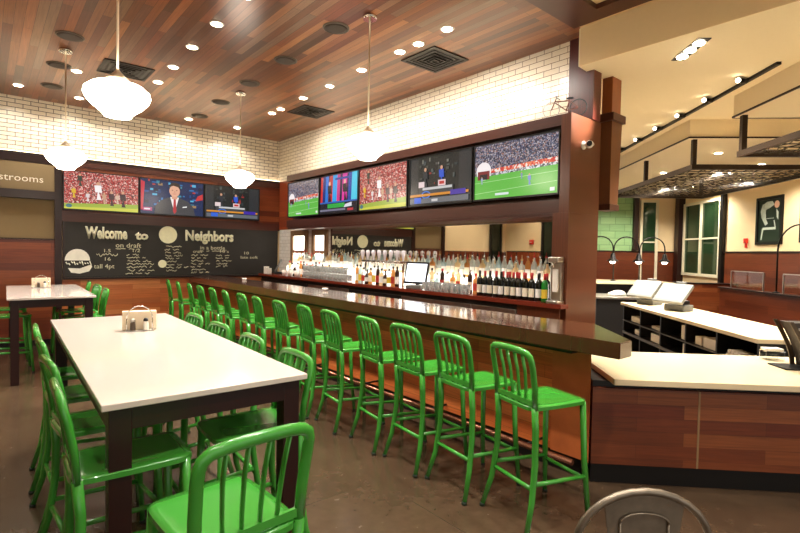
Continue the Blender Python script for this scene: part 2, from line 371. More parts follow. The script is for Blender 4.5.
# ------------------------------------------------------------------ service side, walls turned 45 degrees
U1, V1 = 14.6, 6.8
ZV = 1.80
PANV = planks('wainscot_boards', [(84, 36, 19), (112, 54, 28), (94, 42, 22)], .13, 1.4, 'YZ', (60, 26, 14), .001, .35, .2, rot=PI/4)
b = B45(); b.box(V1, V1+.15, 1.0, U1+.15, 0, ZL); struct('wall_far', b, CREAM)
b = B45(); b.box(3.4, V1, U1, U1+.15, 0, ZL); struct('wall_end', b, CREAM)
b = B45(); b.box(V1-.04, V1-.0005, 1.0, 12.2, .1, ZV); struct('wall_far_panel', b, PANV)
b = B45(); b.box(V1-.05, V1-.0005, 1.0, 12.25, ZV+.0005, ZV+.04); struct('trim_20', b, DARKW)
b = B45(); b.box(3.4, V1-.05, U1-.04, U1-.0005, .1, ZV); struct('wall_end_panel', b, planks('wainscot_boards_end', [(84, 36, 19), (112, 54, 28), (94, 42, 22)], .13, 1.4, 'XZ', (60, 26, 14), .001, .35, .2, rot=PI/4))
b = B45(); b.box(3.4, 5.52, U1-.03, U1-.0005, ZV+.04, ZL-.001); struct('wall_end_brick', b, planks('green_lit_end_brick', [(112, 150, 98), (140, 176, 120), (124, 164, 108)], .2, .42, 'XZ', (98, 134, 86), .008, .6, .12, rot=PI/4))  # end wall brick: its green light is painted into the colours
b = B45(); b.box(3.4, V1-.05, U1-.05, U1-.0005, ZV+.0005, ZV+.0395); struct('trim_21', b, DARKW)
b = B45(); b.box(5.53, 5.66, U1-.12, U1-.0005, ZV+.05, ZL-.001); struct('trim_22', b, DARKW)
b = B45(); b.box(V1-.16, V1-.0005, 14.25, 14.48, 0, ZL-.001); struct('trim_23', b, DARKW)
def uwin(n, along, a0, a1, z0, z1, cols, rows):
    w = thing('window_%d' % n, None, None, (0, 0, 0)); w['kind'] = 'structure'
    c = B45(); g = B45()
    def bx(B, p0, p1, q0, q1, d0, d1):
        if along == 'u': B.box(V1-d1, V1-d0, p0, p1, q0, q1)
        else: B.box(p0, p1, U1-d1, U1-d0, q0, q1)
    f = .07
    bx(c, a0, a1, z0, z0+f, .002, .07); bx(c, a0, a1, z1-f, z1, .002, .07)
    for i in range(cols+1):
        x = a0+(a1-a0-f)*i/cols; bx(c, x, x+f, z0+f, z1-f, .002, .07)
    for j in range(1, rows): bx(c, a0+f, a1-f, z0+(z1-z0)*j/rows-.02, z0+(z1-z0)*j/rows+.02, .002, .06)
    bx(g, a0+f, a1-f, z0+f, z1-f, .015, .03)
    c.build('window_frame', mat('cream_window_frame', (222, 210, 180), .5), w); g.build('glass_pane', mat('green_night_window', (30, 48, 28), .06, noise=.95, scale=2.2, emit=.15), w)
uwin(5, 'u', 12.4, 14.2, 1.2, 3.15, 2, 2)
uwin(6, 'v', 5.72, 6.22, .9, 3.3, 1, 2)
b = B45(); b.box(V1-.09, V1-.0005, 12.26, 12.38, 0, 3.3); struct('trim_24', b, BLACKM)
# soffits with shadowed fascias
for n, (v0, v1, u0, u1) in enumerate(((3.62, V1-.001, 7.53, U1-.001), (3.62, V1-.001, 1.0, 6.46))):
    b = B45(); b.box(v0, v1, u0, u1, 3.43, ZL-.0005); struct('ceiling_soffit', b, SOFFIT)
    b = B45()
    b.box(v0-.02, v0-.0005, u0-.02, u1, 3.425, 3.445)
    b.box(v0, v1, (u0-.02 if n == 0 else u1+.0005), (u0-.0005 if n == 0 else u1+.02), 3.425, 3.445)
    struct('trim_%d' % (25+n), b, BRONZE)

# ------------------------------------------------------------------ signs, chalkboard
def fit(b, txt, x0, x1, z0, hgt, y=-.002, outline=0):
    """lettering fitted between x0 and x1, capital height hgt"""
    q = MB(); text_into(q, txt, 1, Matrix()); xs = [v.co.x for v in q.bm.verts]; a, d = min(xs), max(xs); q.bm.free()
    sx, sz = (x1-x0)/(d-a), hgt/.72
    q = MB(); text_into(q, txt, 1, Matrix(), outline=(outline*2/(sx+sz) if outline else 0), ext=.002)
    M = Matrix.Translation((x0-a*sx, y, z0)) @ XZ @ Matrix.Diagonal((sx, sz, .5, 1)); me = q.mesh('t', []); me.transform(M)
    n0 = len(b.bm.faces); b.bm.from_mesh(me); b.bm.faces.ensure_lookup_table()
    for f in b.bm.faces[n0:]: f.material_index = b.mi
    bpy.data.meshes.remove(me)
t = thing('restroom_sign', 'tan sign panel with pale restrooms lettering above the doorway', 'sign', (-.15, YB-.05, 2.59))
MB().box(0, 1.079, -.02, .049, .0, .45, .003).build('sign_panel', mat('tan_sign_panel', (140, 120, 86), .6, noise=.03), t)
c = MB(); fit(c, 'restrooms', .20, .925, .135, .115, -.0215)
c.build('lettering', mat('pale_lettering', (250, 244, 228), .5), t)
t = thing('restroom_downlight', None, None); bpy.data.objects.remove(t)

t = thing('chalkboard', 'wide black chalkboard with chalk drawings and drink lists on the end wall', 'chalkboard', (1.04, YB-.066, 1.10))
TW = 3.99
c = MB(); c.box(.03, TW, 0, .012, .03, 1.0); c.build('slate', SLATE, t)
c = MB(); c.box(0, TW+.01, -.02, .012, 0, .028); c.box(0, .028, -.02, .012, .028, 1.0); c.build('frame', DARKW, t)
T = lambda x, z: Matrix.Translation((x, -.002, z)) @ XZ
c = MB()
for a in (('Welcome', .34, .98, .73, .20), ('to', 1.13, 1.33, .73, .15), ('Neighbors', 2.02, 2.97, .74, .20)): c = MB(); fit(c, *a, outline=.011); c.build('heading', CHALK, t)
c = MB()
for a in (('on draft', .80, 1.22, .57, .09), ('in a bottle', 2.30, 2.80, .56, .08), ('1.5', .62, .72, .48, .06), ('16', .63, .72, .33, .06), ("tall 4pt", .46, .78, .19, .08), ('1/2', 1.08, 1.2, .49, .06), ('craft', 2.16, 2.34, .49, .06), ("10's", 2.70, 2.88, .50, .06), ('10', 3.22, 3.32, .47, .06), ('late soft', 3.14, 3.52, .38, .06)): fit(c, *a)
c.build('subheading', CHALKF, t)
def scrib(c, x, z, w, h=.03, r=.0058):
    p = []; xx = x
    while xx < x+w:
        if random.random() < .13 and len(p) > 3:
            c.tube(p, r, 4); p = []; xx += .035; continue
        p.append((xx, -.002, z+random.uniform(-h*.5, h*.75))); xx += random.uniform(.012, .024)
    if len(p) > 2: c.tube(p, r, 4)
c = MB()
for x, z0, z1, w in ((.98, .44, .08, .44), (1.64, .60, .10, .42), (2.12, .44, .08, .42), (2.62, .44, .16, .34)):
    z = z0
    while z > z1: scrib(c, x+random.uniform(-.02, .02), z, w*random.uniform(.6, 1.05)); z -= .058
scrib(c, .50, .42, .34, .05); scrib(c, .80, .545, .4, .01); scrib(c, 2.32, .53, .5, .012)
tag(c.build('handwriting', CHALKF, t), kind='stuff')
c = MB(); c.M = Matrix.Translation((1.69, -.001, .83)) @ Matrix.Rotation(PI/2, 4, 'X'); c.lathe([(.165, 0), (.165, .004)], n=32); c.build('chalk_disc', mat('solid_chalk', (236, 232, 196), .9, noise=.12, scale=14), t); c = MB()
c.M = Matrix.Translation((1.59, -.001, .27)) @ Matrix.Rotation(PI/2, 4, 'X'); c.lathe([(.075, 0), (.075, .004)], n=24)
c.build('chalk_disc', mat('solid_chalk', (236, 232, 196), .9, noise=.12, scale=14), t)
c = MB()
c.M = Matrix.Translation((-.065, 0, .0)) @ Matrix.Diagonal((.78, 1, 1, 1))
top = [(.12+.24+.24*math.cos(a), .33+.20*math.sin(a)) for a in [PI*i/12 for i in range(13)]]
c.face([(x, -.003, z) for x, z in [(.60, .33)]+top[1:]])
c.face([(x, -.003, z) for x, z in [(.18, .20), (.24, .12), (.40, .10), (.58, .14), (.64, .22), (.62, .26), (.40, .19)]])
for i in range(10): c.tube([(.14+.05*i, -.003, .30-.02*math.sin(i*1.9)), (.17+.05*i, -.003, .265-.02*math.sin(i*2.3))], .012, 5)
c.build('burger_drawing', mat('smudged_chalk', (225, 222, 208), .9, noise=.2, scale=8), t)

# ------------------------------------------------------------------ screens
class Scr:
    """draws a flat picture on a screen, coordinates 0..1"""
    def __init__(s, w, h): s.w, s.h, s.b, s.mats, s.k = w, h, MB(), [], 0
    def poly(s, pts, m):
        if not isinstance(m, bpy.types.Material): m = lit(m)
        if m not in s.mats: s.mats.append(m)
        s.b.mi = s.mats.index(m); s.k += 1
        s.b.face([(x*s.w, -.0004*s.k, y*s.h) for x, y in pts])
    def r(s, x0, y0, x1, y1, m): s.poly([(x0, y0), (x1, y0), (x1, y1), (x0, y1)], m)
    def e(s, cx, cy, rx, ry, m, n=14): s.poly([(cx+rx*math.cos(2*PI*i/n), cy+ry*math.sin(2*PI*i/n)) for i in range(n)], m)
    def figure(s, x, y, h, c, skin=(200, 150, 120)):
        s.poly([(x-.02*h*2, y), (x-.005, y+.45*h), (x+.005, y+.45*h), (x+.045*h*2, y)], c)
        s.poly([(x-.04*h*2, y+.42*h), (x+.05*h*2, y+.4*h), (x+.04*h*2, y+.8*h), (x-.05*h*2, y+.78*h)], c)
        s.e(x, y+.88*h, .025*h*2, .1*h, skin, 8)
RED = crowd('crowd_red', [(180, 44, 44), (196, 120, 112), (140, 28, 32), (70, 34, 36), (196, 64, 60), (110, 50, 50), (224, 190, 180)], 75)
GREY = crowd('crowd_grey', [(70, 74, 90), (130, 130, 150), (40, 40, 56), (180, 170, 176), (90, 90, 120), (150, 110, 100), (54, 60, 84)], 80, .5)
def pic_red(s):
    s.r(0, 0, 1, 1, RED); s.poly([(0, 0), (1, 0), (1, .22), (0, .14)], (196, 196, 70)); s.poly([(0, .05), (1, .1), (1, .22), (0, .14)], (150, 170, 60))
    for x, y, h, c in ((.44, .28, .5, (235, 230, 230)), (.62, .14, .42, (70, 46, 50)), (.78, .12, .46, (58, 40, 44)), (.2, .62, .34, (50, 60, 50)), (.12, .3, .3, (210, 170, 40)), (.52, .2, .3, (190, 150, 120)), (.3, .22, .26, (210, 200, 200)), (.70, .2, .3, (200, 170, 150))): s.figure(x, y, h, c)
    s.e(.06, .08, .04, .05, (60, 110, 120))
def pic_field(s, tent=True):
    s.r(0, 0, 1, 1, (92, 176, 66)); s.poly([(0, .44), (1, .5), (1, 1), (0, 1)], GREY)
    s.poly([(.05, .46), (1, .52), (1, .60), (.05, .53)], crowd('sideline', [(210, 70, 50), (230, 120, 80), (190, 60, 60), (230, 220, 210)], 50)); s.poly([(.2, .42), (1, .47), (1, .52), (.2, .46)], crowd('line_of_players', [(230, 230, 230), (120, 120, 120), (200, 200, 210), (70, 80, 80)], 60))
    s.poly([(0, .1), (1, .2), (1, .206), (0, .106)], (190, 230, 170)); s.poly([(0, .3), (1, .36), (1, .366), (0, .306)], (190, 230, 170))
    s.e(.12, .52, .1, .17, (236, 228, 228)); s.r(.04, .36, .2, .52, (120, 40, 44)); s.r(.07, .36, .17, .46, (40, 36, 40))
    s.figure(.69, .18, .2, (110, 130, 190)); s.figure(.6, .3, .12, (120, 140, 170)); s.figure(.1, .28, .14, (150, 160, 190))
    s.r(.28, .05, .45, .09, (210, 220, 220)); s.r(.92, .04, .97, .1, (225, 225, 225))
def pic_anchor(s):
    s.r(0, 0, 1, 1, (14, 36, 78))
    for i in range(46):
        x, y = random.random()*.97, .2+random.random()*.75; w, h = random.uniform(.02, .08), random.uniform(.02, .09)
        s.r(x, y, min(1, x+w), min(1, y+h), random.choice([(40, 110, 170), (24, 70, 130), (80, 170, 210), (180, 60, 50), (10, 20, 50), (60, 130, 150), (30, 60, 110), (150, 120, 80)]))
    s.poly([(0, .1), (.03, .1), (.06, .9), (0, .95)], (190, 40, 60)); s.r(.03, .08, .17, .18, (170, 60, 110)); s.r(.05, .11, .14, .15, (220, 220, 230)); s.poly([(.86, .45), (.99, .5), (.99, .68), (.9, .6)], (190, 50, 50))
    s.poly([(.2, 0), (.22, .24), (.30, .40), (.42, .50), (.62, .50), (.75, .40), (.83, .24), (.86, 0)], (62, 62, 66))
    s.poly([(.45, .52), (.52, .05), (.59, .52)], (235, 230, 228)); s.poly([(.505, .46), (.54, .46), (.55, .1), (.52, .02), (.495, .1)], (176, 50, 56))
    s.r(.475, .46, .565, .6, (206, 150, 122)); s.e(.52, .70, .085, .17, (218, 164, 136), 18)
    s.poly([(.43, .72), (.435, .86), (.47, .94), (.54, .96), (.60, .92), (.615, .82), (.61, .72), (.59, .82), (.5, .86), (.45, .82)], (54, 40, 34))
    for x in (.485, .555): s.e(x, .725, .012, .012, (50, 40, 40), 8)
    s.poly([(.49, .625), (.55, .625), (.54, .61), (.50, .61)], (170, 90, 84)); s.poly([(.515, .70), (.527, .70), (.533, .66), (.51, .66)], (190, 136, 112)); s.poly([(.65, .22), (.72, .24), (.72, .27), (.65, .25)], (240, 240, 240))
def pic_studio(s):
    s.r(0, 0, 1, 1, (44, 46, 48)); s.r(.15, .0, .81, 1, (22, 26, 26))
    for i in range(26):
        x, y = .17+random.random()*.58, .4+random.random()*.5; s.r(x, y, x+random.uniform(.01, .05), y+random.uniform(.02, .1), random.choice([(70, 80, 80), (110, 110, 104), (40, 50, 54), (140, 40, 40), (60, 64, 60)]))
    for x, c in ((.28, (40, 44, 50)), (.55, (40, 80, 190))): s.figure(x, .36, .42, c)
    s.r(.18, .22, .74, .36, (54, 56, 60)); s.r(.24, .3, .72, .35, (190, 190, 190)); s.r(.17, .36, .27, .48, (220, 200, 200)); s.r(.5, .36, .62, .48, (220, 190, 190)); s.r(.52, .39, .6, .45, (180, 40, 40)); s.e(.3, .2, .08, .08, (50, 110, 200)); s.e(.3, .2, .06, .055, (22, 26, 34))
    s.r(.02, .17, .97, .22, (200, 130, 40)); s.r(.7, .15, .93, .25, (60, 40, 150)); s.r(.02, .02, .97, .13, (92, 96, 104)); s.r(.1, .03, .22, .15, (40, 90, 200)); s.r(.4, .05, .5, .1, (190, 190, 190))
def pic_news(s):
    s.r(0, 0, 1, 1, (16, 24, 60))
    for x0, x1, c in ((0, .06, (190, 40, 40)), (.06, .14, (20, 40, 110)), (.14, .22, (30, 110, 200)), (.24, .34, (170, 30, 40)), (.34, .46, (30, 150, 220)), (.46, .54, (190, 40, 120)), (.6, .72, (210, 40, 150)), (.76, .84, (20, 60, 150)), (.84, 1, (60, 190, 220))): s.poly([(x0, .3), (x1, .3), (x1+.02, 1), (x0+.02, 1)], c)
    s.r(.42, .86, .78, .92, (20, 60, 140))
    for x in (.27, .68): s.figure(x, .28, .58, (24, 24, 34), (220, 170, 150))
    s.r(0, 0, 1, .3, (20, 22, 32)); s.r(0, .26, 1, .3, (40, 90, 170)); s.r(.22, .13, .68, .24, (40, 160, 60)); s.poly([(.66, .12), (.86, .14), (.86, .24), (.7, .2)], (210, 210, 220)); s.r(0, .05, .7, .1, (110, 110, 130)); s.r(.76, .03, .9, .09, (180, 50, 60))
def tv(label, loc, rz, w, h, pic, grp):
    t = thing('television', label, 'television', loc, rz, grp)
    c = MB(); c.box(0, w, .0, .05, 0, h, .004); c.box(w*.3, w*.7, .05, .08, h*.3, h*.7); c.build('casing', BLACKP, t)
    s = Scr(w-.03, h-.035); s.r(0, 0, 1, 1, (12, 12, 14)); pic(s)
    o = s.b.build('screen', s.mats, t); o.location = (.015, -.0006, .02)
    if True:
        f = MB()
        for a in ((0, w, 0, .02), (0, w, h-.015, h), (0, .014, .02, h-.015), (w-.014, w, .02, h-.015)): f.box(a[0], a[1], -.016, -.0003, a[2], a[3])
        f.build('bezel', BLACKP, t)
    return t
G1, G2 = 'televisions on the end wall', 'televisions in the housing over the back bar'
ty = YB-.135
tv('television on the end wall showing a red stadium crowd above a yellow pitch', (1.04, ty, 2.30), 0, 1.165, .68, pic_red, G1)
tv('television on the end wall showing a suited newsreader with red tie', (2.215, ty, 2.30), 0, 1.165, .68, pic_anchor, G1)
tv('television on the end wall showing a dark studio with blue-shirted presenter', (3.39, ty, 2.30), 0, 1.165, .68, pic_studio, G1)
for y1, l, p in ((4.075, 'largest-looking television over the bar, showing a green field beside the wood pier', pic_field), (5.29, 'television over the bar showing a studio framed by grey bars', pic_studio), (6.52, 'television over the bar showing red crowd and running players', pic_red), (7.735, 'television over the bar showing a bright blue and magenta news set', pic_news), (8.95, 'television over the bar showing a green field, farthest toward the end wall', pic_field)):
    tv(l, (4.662, y1, 2.325), -PI/2, 1.19, .685, p, G2)

# ------------------------------------------------------------------ bar
t = thing('bar_counter', 'long wooden bar with thick dark top and plank front', 'bar', (0, 0, 0))
Y9 = YB-.1
c = MB(); c.prism([(3.12, 1.46), (3.29, 1.46), (3.86, 2.03), (3.78, 2.5), (3.78, Y9), (3.12, Y9)], 1.012, 1.12)
r = bmesh.ops.bevel(c.bm, geom=[e for e in c.bm.edges], offset=.006, segments=2, affect='EDGES')
c.build('bar_top', BARTOP, t)
c = MB(); c.prism([(3.42, 1.86), (3.68, 2.12), (3.68, Y9), (3.42, Y9)], .15, 1.0115); c.build('bar_body', BARW, t)
c = MB(); c.prism([(3.40, 1.80), (3.57, 1.97), (3.57, 2.12), (3.40, 2.12)], .15, 1.01); c.build('end_post', mat('orange_lit_wood', (186, 100, 54), .35, noise=.25, scale=7), t)  # the post's orange has the warm light on it painted in
c = MB(); c.prism([(3.44, 1.88), (3.66, 2.11), (3.66, Y9), (3.44, Y9)], 0, .1495); c.build('toe_kick', BLACKM, t)
c = MB(); c.box(3.30, 3.4195, 1.9, Y9, .955, 1.0115); c.build('under_rail', DARKW, t)
c = MB(); c.tube([(3.18, 1.80, .21), (3.18, 9.9, .21)], .022, 10, up=(0, 0, 1)); o = c.build('foot_rail', mat('pink_copper_rail', (176, 120, 96), .25, .9), t)
for i in range(8):
    y = 2.2+i*1.08; MB().tube([(3.18, y, .21), (3.43, y, .21)], .011, 6, up=(0, 0, 1)).build('rail_bracket', BLACKM, o)
tag(MB().lathe([(.03, 0), (.045, .035), (.04, .035), (.028, .008), (0, .008)]).build('sauce_dish', WHITEP, None, (3.62, 8.6, 1.1205)), 'small white dish on the bar near the chalkboard', 'dish')
tag(MB().lathe([(.03, 0), (.045, .035), (.04, .035), (.028, .008), (0, .008)]).build('sauce_dish', WHITEP, None, (3.66, 5.9, 1.1205)), 'small white dish halfway along the bar top', 'dish')

# ------------------------------------------------------------------ green stools
def make_stool():
    t = thing('bar_stool', 'x', 'stool')
    # seat: dished sheet with turned-down edge
    c = MB(); n = 12; g = {}
    for layer in (0, 1):
        for i in range(n+1):
            for j in range(n+1):
                a, d = -1+2*i/n, -1+2*j/n
                x, y = a*.235, d*.19
                k = 1-.10*abs(a)**6*abs(d)**6       # rounded corners
                if a < 0: y *= 1-.06*(-a)
                x *= k; y *= k; x += .005
                e = max(abs(a), abs(d)); dip = .014*(max(0, math.cos(a*1.5))*max(0, math.cos(d*1.5)))**.8
                z = .768-dip-(.008 if e > .99 else 0)
                if layer: z = .738-(0 if e > .99 else 0)
                g[layer, i, j] = c._v((x+.01, y, z))
    for i in range(n):
        for j in range(n):
            c._f([g[0, i, j], g[0, i+1, j], g[0, i+1, j+1], g[0, i, j+1]], True); c._f([g[1, i, j], g[1, i, j+1], g[1, i+1, j+1], g[1, i+1, j]])
    per = [(i, 0) for i in range(n)]+[(n, j) for j in range(n)]+[(i, n) for i in range(n, 0, -1)]+[(0, j) for j in range(n, 0, -1)]
    for p, q in zip(per, per[1:]+per[:1]): c._f([g[0, p[0], p[1]], g[1, p[0], p[1]], g[1, q[0], q[1]], g[0, q[0], q[1]]])
    c.build('seat', GREEN, t)
    # back hoop
    c = MB(); pts = [(-.195, -.178, .75), (-.205, -.184, .88), (-.228, -.188, 1.0), (-.239, -.187, 1.045), (-.245, -.178, 1.072), (-.248, -.155, 1.088), (-.250, -.10, 1.096), (-.251, 0, 1.099)]
    pts = pts+[(x, -y, z) for x, y, z in pts[-2::-1]]
    c.tube(pts, .022, 10, .016, up=(1, 0, 0)); c.build('back_frame', GREEN, t)
    for y in (-.108, -.036, .036, .108):
        c = MB(); c.tube([(-.190, y*.85, .758), (-.196, y*.9, .85), (-.214, y*.97, .97), (-.247, y, 1.088)], .013, 8, .006, up=(0, 1, 0)); c.build('slat', GREEN, t)
    MB().bar((-.20, -.17, .785), (-.20, .17, .785), .014, .03).build('lower_rail', GREEN, t)
    for s in (-1, 1):
        c = MB(); c.tube([(.215, .162*s, .75), (.228, .175*s, .38), (.255, .195*s, .02)], [.020, .0195, .017], 8); l = c.build('leg', GREEN, t)
        MB().lathe([(.018, 0), (.018, .02)], .2565, .196*s, 0, 10).build('foot_cap', GREEND, l)
        c = MB(); c.tube([(-.195, .177*s, .76), (-.184, .177*s, .62), (-.186, .182*s, .42), (-.215, .195*s, .20), (-.268, .216*s, .02)], [.021, .021, .020, .019, .017], 8, up=(1, 0, 0)); l = c.build('leg', GREEN, t)
        MB().lathe([(.018, 0), (.018, .02)], -.271, .2175*s, 0, 10).build('foot_cap', GREEND, l)
        MB().tube([(-.200, .189*s, .30), (.236, .182*s, .27)], .014, 8, up=(0, 0, 1)).build('stretcher', GREEN, t)
    MB().tube([(.240, -.184, .25), (.240, .184, .25)], .014, 8).build('stretcher', GREEN, t)
    MB().tube([(-.204, -.191, .27), (-.204, .191, .27)], .014, 8).build('stretcher', GREEN, t)
    return t
proto = make_stool(); used = [False]
def stool(x, y, rz, label, group):
    if not used[0]: o = proto; used[0] = True; o.location = (x, y, 0); o.rotation_euler = (0, 0, rz); o['label'] = label
    else: o = copy_tree(proto, (x, y, 0), rz, label)
    o['group'] = group; return o
by = [1.80, 2.33, 2.84, 3.34, 3.92, 4.43, 4.98, 5.53, 6.04, 6.55, 7.08, 7.60, 8.10, 8.64, 9.25]
for i, y in enumerate(by):
    l = 'green metal bar stool at the nearest end of the bar, fully in view' if i == 0 else ('green metal bar stool farthest along the bar, against the chalkboard wall' if i == 14 else 'green bar stool, %s along the bar from its open near end' % ORD[i])
    stool(2.745+random.uniform(-.012, .012), y, math.radians(-14 if i == 0 else random.uniform(-12, -6)), l, 'green stools along the bar')
sid = ['nearest the camera', 'second from the near end', 'third from the near end', 'farthest back']
for i, y in enumerate((2.47, 3.10, 3.73, 4.36)):
    stool(1.095+.018*i, y, PI+math.radians(random.uniform(-4, 4)), 'green stool on the bar side of the large front table, %s' % sid[i], 'green stools at the front table')
for i, y in enumerate((2.42, 3.03, 3.66, 4.28)):
    stool(.475+.018*i, y, math.radians(random.uniform(-4, 4)), 'green stool on the outer side of the front table, %s' % sid[i], 'green stools at the front table')
stool(.635, 1.665, PI/2+math.radians(4), 'large foreground green stool tucked under the near end of the table', 'green stools at the front table')
for i, y in enumerate((7.66, 8.42, 9.35)):
    stool(1.03+.02*i, y, PI+math.radians(random.uniform(-9, 9)), 'green stool right of the rear table, %s' % (['nearest', 'middle one', 'closest to the chalkboard'][i]), 'green stools at the rear table')
for i, y in enumerate((8.20, 9.1)):
    stool(.24+.01*i, y, math.radians(random.uniform(-5, 5)), 'green stool left of the rear table, %s' % (['nearer one', 'closest to the wood wall'][i]), 'green stools at the rear table')

# ------------------------------------------------------------------ tables
def table(label, cx, cy, w, l, rz):
    t = thing('high_table', label, 'table', (cx, cy, 0), rz, 'white-topped high tables')
    MB().box(-w/2, w/2, -l/2, l/2, 1.022, 1.05, .004).build('table_top', QUARTZ, t)
    i = .03; k = .085; c = MB()
    for s in (-1, 1):
        c.box(s*(w/2-i-.015)-.014, s*(w/2-i-.015)+.014, -l/2+i+k, l/2-i-k, .925, 1.0215)
        c.box(-w/2+i+k, w/2-i-k, s*(l/2-i-.015)-.014, s*(l/2-i-.015)+.014, .925, 1.0215)
    c.build('apron', TABLEW, t)
    for sx in (-1, 1):
        for sy in (-1, 1):
            x, y = sx*(w/2-i-k/2), sy*(l/2-i-k/2); MB().box(x-k/2, x+k/2, y-k/2, y+k/2, 0, 1.0215, .003).build('leg', TABLEW, t)
    return t
table('large foreground high table with cream top and dark legs', .848, 3.635, .91, 2.86, -math.radians(1.6))
table('smaller rear high table with cream top near the wood wall', .69, 8.48, .90, 2.3, -math.radians(1.5))
def caddy(label, x, y, rz, which):
    t = thing('condiment_caddy', label, 'caddy', (x, y, 1.0505), rz, 'condiment caddies on the tables')
    MB().box(-.10, .10, -.06, .06, 0, .008, .002).build('base', STEEL, t)
    c = MB(); c.tube([(.085*math.cos(a), -.055, .10+.09*math.sin(a)) if 0 <= a <= PI else None for a in [PI*i/12 for i in range(13)]], .004, 6, up=(0, 1, 0))
    c.tube([(.085, -.055, .008), (.085, -.055, .10)], .004, 6); c.tube([(-.085, -.055, .008), (-.085, -.055, .10)], .004, 6)
    c.build('wire_handle', CHROME, t)
    c = MB(); c.M = Matrix(); c.box(-.115, .115, -.02, .055, .009, .145, .004); c.build('napkin_stack', mat('cream_napkins', (226, 208, 180), .85, noise=.04, scale=50), t)
    return t
def shaker(label, x, y, pepper):
    t = thing('pepper_shaker' if pepper else 'salt_shaker', label, 'shaker', (x, y, 1.0595), 0, 'salt and pepper shakers')
    MB().lathe([(.017, 0), (.020, .004), (.018, .045), (.015, .065)], n=14).build('jar', mat('ground_pepper', (70, 56, 46), .3, noise=.4, scale=200) if pepper else mat('salt_filled_glass', (235, 230, 220), .2), t)
    MB().lathe([(.017, .0652), (.018, .075), (.013, .086), (0, .09)], n=14).build('cap', STEEL if pepper else BLACKP, t)
caddy('chrome condiment caddy with cream napkins on the front table', .905, 4.10, math.radians(-12), 0)
shaker('pepper shaker in the caddy on the front table', .85, 4.055, True); shaker('salt shaker in the caddy on the front table', .935, 4.04, False)
caddy('condiment caddy with napkins on the rear table', .66, 9.0, math.radians(-4), 1)
shaker('pepper shaker in the caddy on the rear table', .625, 8.955, True); shaker('salt shaker in the caddy on the rear table', .70, 8.95, False)

# ------------------------------------------------------------------ lamps on the ceiling
def pendant(x, y, label):
    t = thing('pendant_lamp', label, 'lamp', (x, y, 2.62), 0, 'schoolhouse pendant lamps')
    H = ZC-2.62
    MB().lathe([(.07, H-.045), (.075, H-.012), (.06, H-.001)], n=24).build('canopy', CHROME, t)
    MB().tube([(0, 0, .31), (0, 0, H-.04)], .009, 8).build('rod', mat('pale_brass_rod', (222, 206, 178), .3, .7), t)
    MB().lathe([(.07, .265), (.075, .285), (.05, .305), (.022, .335), (.012, .35)], n=24).build('fitter', mat('pale_brass_rod', (222, 206, 178), .3, .7), t)
    MB().lathe([(0, 0), (.05, .003), (.09, .012), (.10, .03), (.115, .045), (.165, .085), (.205, .13), (.218, .165), (.212, .195), (.17, .232), (.11, .252), (.075, .266), (.06, .27)], n=36).build('globe', GLOBE, t)
for x, y, l in ((.755, 4.10, 'large-looking globe pendant lamp hanging above the front white table'), (.787, 7.33, 'globe pendant lamp above the rear small table by the restrooms sign'), (3.03, 4.10, 'globe pendant lamp hanging over the bar stools in front of the televisions'), (3.03, 7.40, 'globe pendant lamp near the chalkboard end of the bar')):
    pendant(x, y, l)
dl = [(1.96, 9.4), (1.96, 7.83), (1.95, 7.04), (1.93, 6.19), (1.93, 5.38), (1.93, 4.6), (1.93, 3.8), (3.87, 9.62), (3.91, 8.16), (3.91, 7.82), (3.89, 7.01), (3.89, 6.23), (3.86, 5.39), (3.85, 4.59), (3.86, 4.27), (3.83, 3.78), (.42, 9.48), (1.0, 8.14), (1.21, 9.58), (2.95, 9.64)]
near = lambda x, y: ('over the bar line' if x > 3.5 else 'over the aisle beside the stools' if x > 1.5 else 'near the restrooms sign')
def canlight(x, y, label, e, grp='recessed ceiling lights', z=ZC, cone=1.75, col=(1, .92, .82), tilt=None):
    t = thing('recessed_light', label, 'light', (x, y, z), 0, grp)
    MB().lathe([(.062, -.0045), (.075, -.0035), (.078, -.0005)], n=20).build('trim_ring', WHITEP, t)
    MB().lathe([(.055, -.0085), (.055, -.0046)], n=18).build('lens', LAMPW, t)
    if e:
        ld = bpy.data.lights.new('spot', 'SPOT'); ld.energy = e; ld.spot_size = cone; ld.spot_blend = .6; ld.color = col; ld.shadow_soft_size = .05
        lo = bpy.data.objects.new('spot_beam', ld); COL.objects.link(lo); lo.parent = t; lo.location = (0, 0, -.02)
        if tilt: lo.rotation_euler = Vector(tilt).to_track_quat('-Z', 'Y').to_euler()
for i, (x, y) in enumerate(dl):
    if x > 3.5: k = sorted([d[1] for d in dl if d[0] > 3.5]).index(y); l = 'small white recessed ceiling light, %s out from the beam in the row over the bar' % ORD[k]
    elif x > 2.5: l = 'small white recessed ceiling light close to the room corner between the speaker line and wall'
    elif x > 1.5: k = sorted([d[1] for d in dl if 1.5 < d[0] < 2.5]).index(y); l = 'small white recessed ceiling light, %s out from the beam in the aisle row' % ORD[k]
    else: l = 'small white recessed ceiling light in the restroom corner, %s' % ['closest to the big vent', 'left of the speakers', 'by the brick and pendant rod'][[1.0, .42, 1.21].index(x)]
    wash = (.8, 0, -1.3) if x > 3.5 and y < 9.5 else ((0, .3, -1.3) if y > 9.3 else None)      # adjustable fittings wash the brick
    canlight(x, y, l, (34 if y > 9.3 else 36) if wash else 140, cone=2.3 if wash else 1.75, tilt=wash)
for x, y, l in ((1.93, 3.0, 'aisle row'),): canlight(x, y, 'small recessed ceiling light beside the beam, %s' % l, 125)
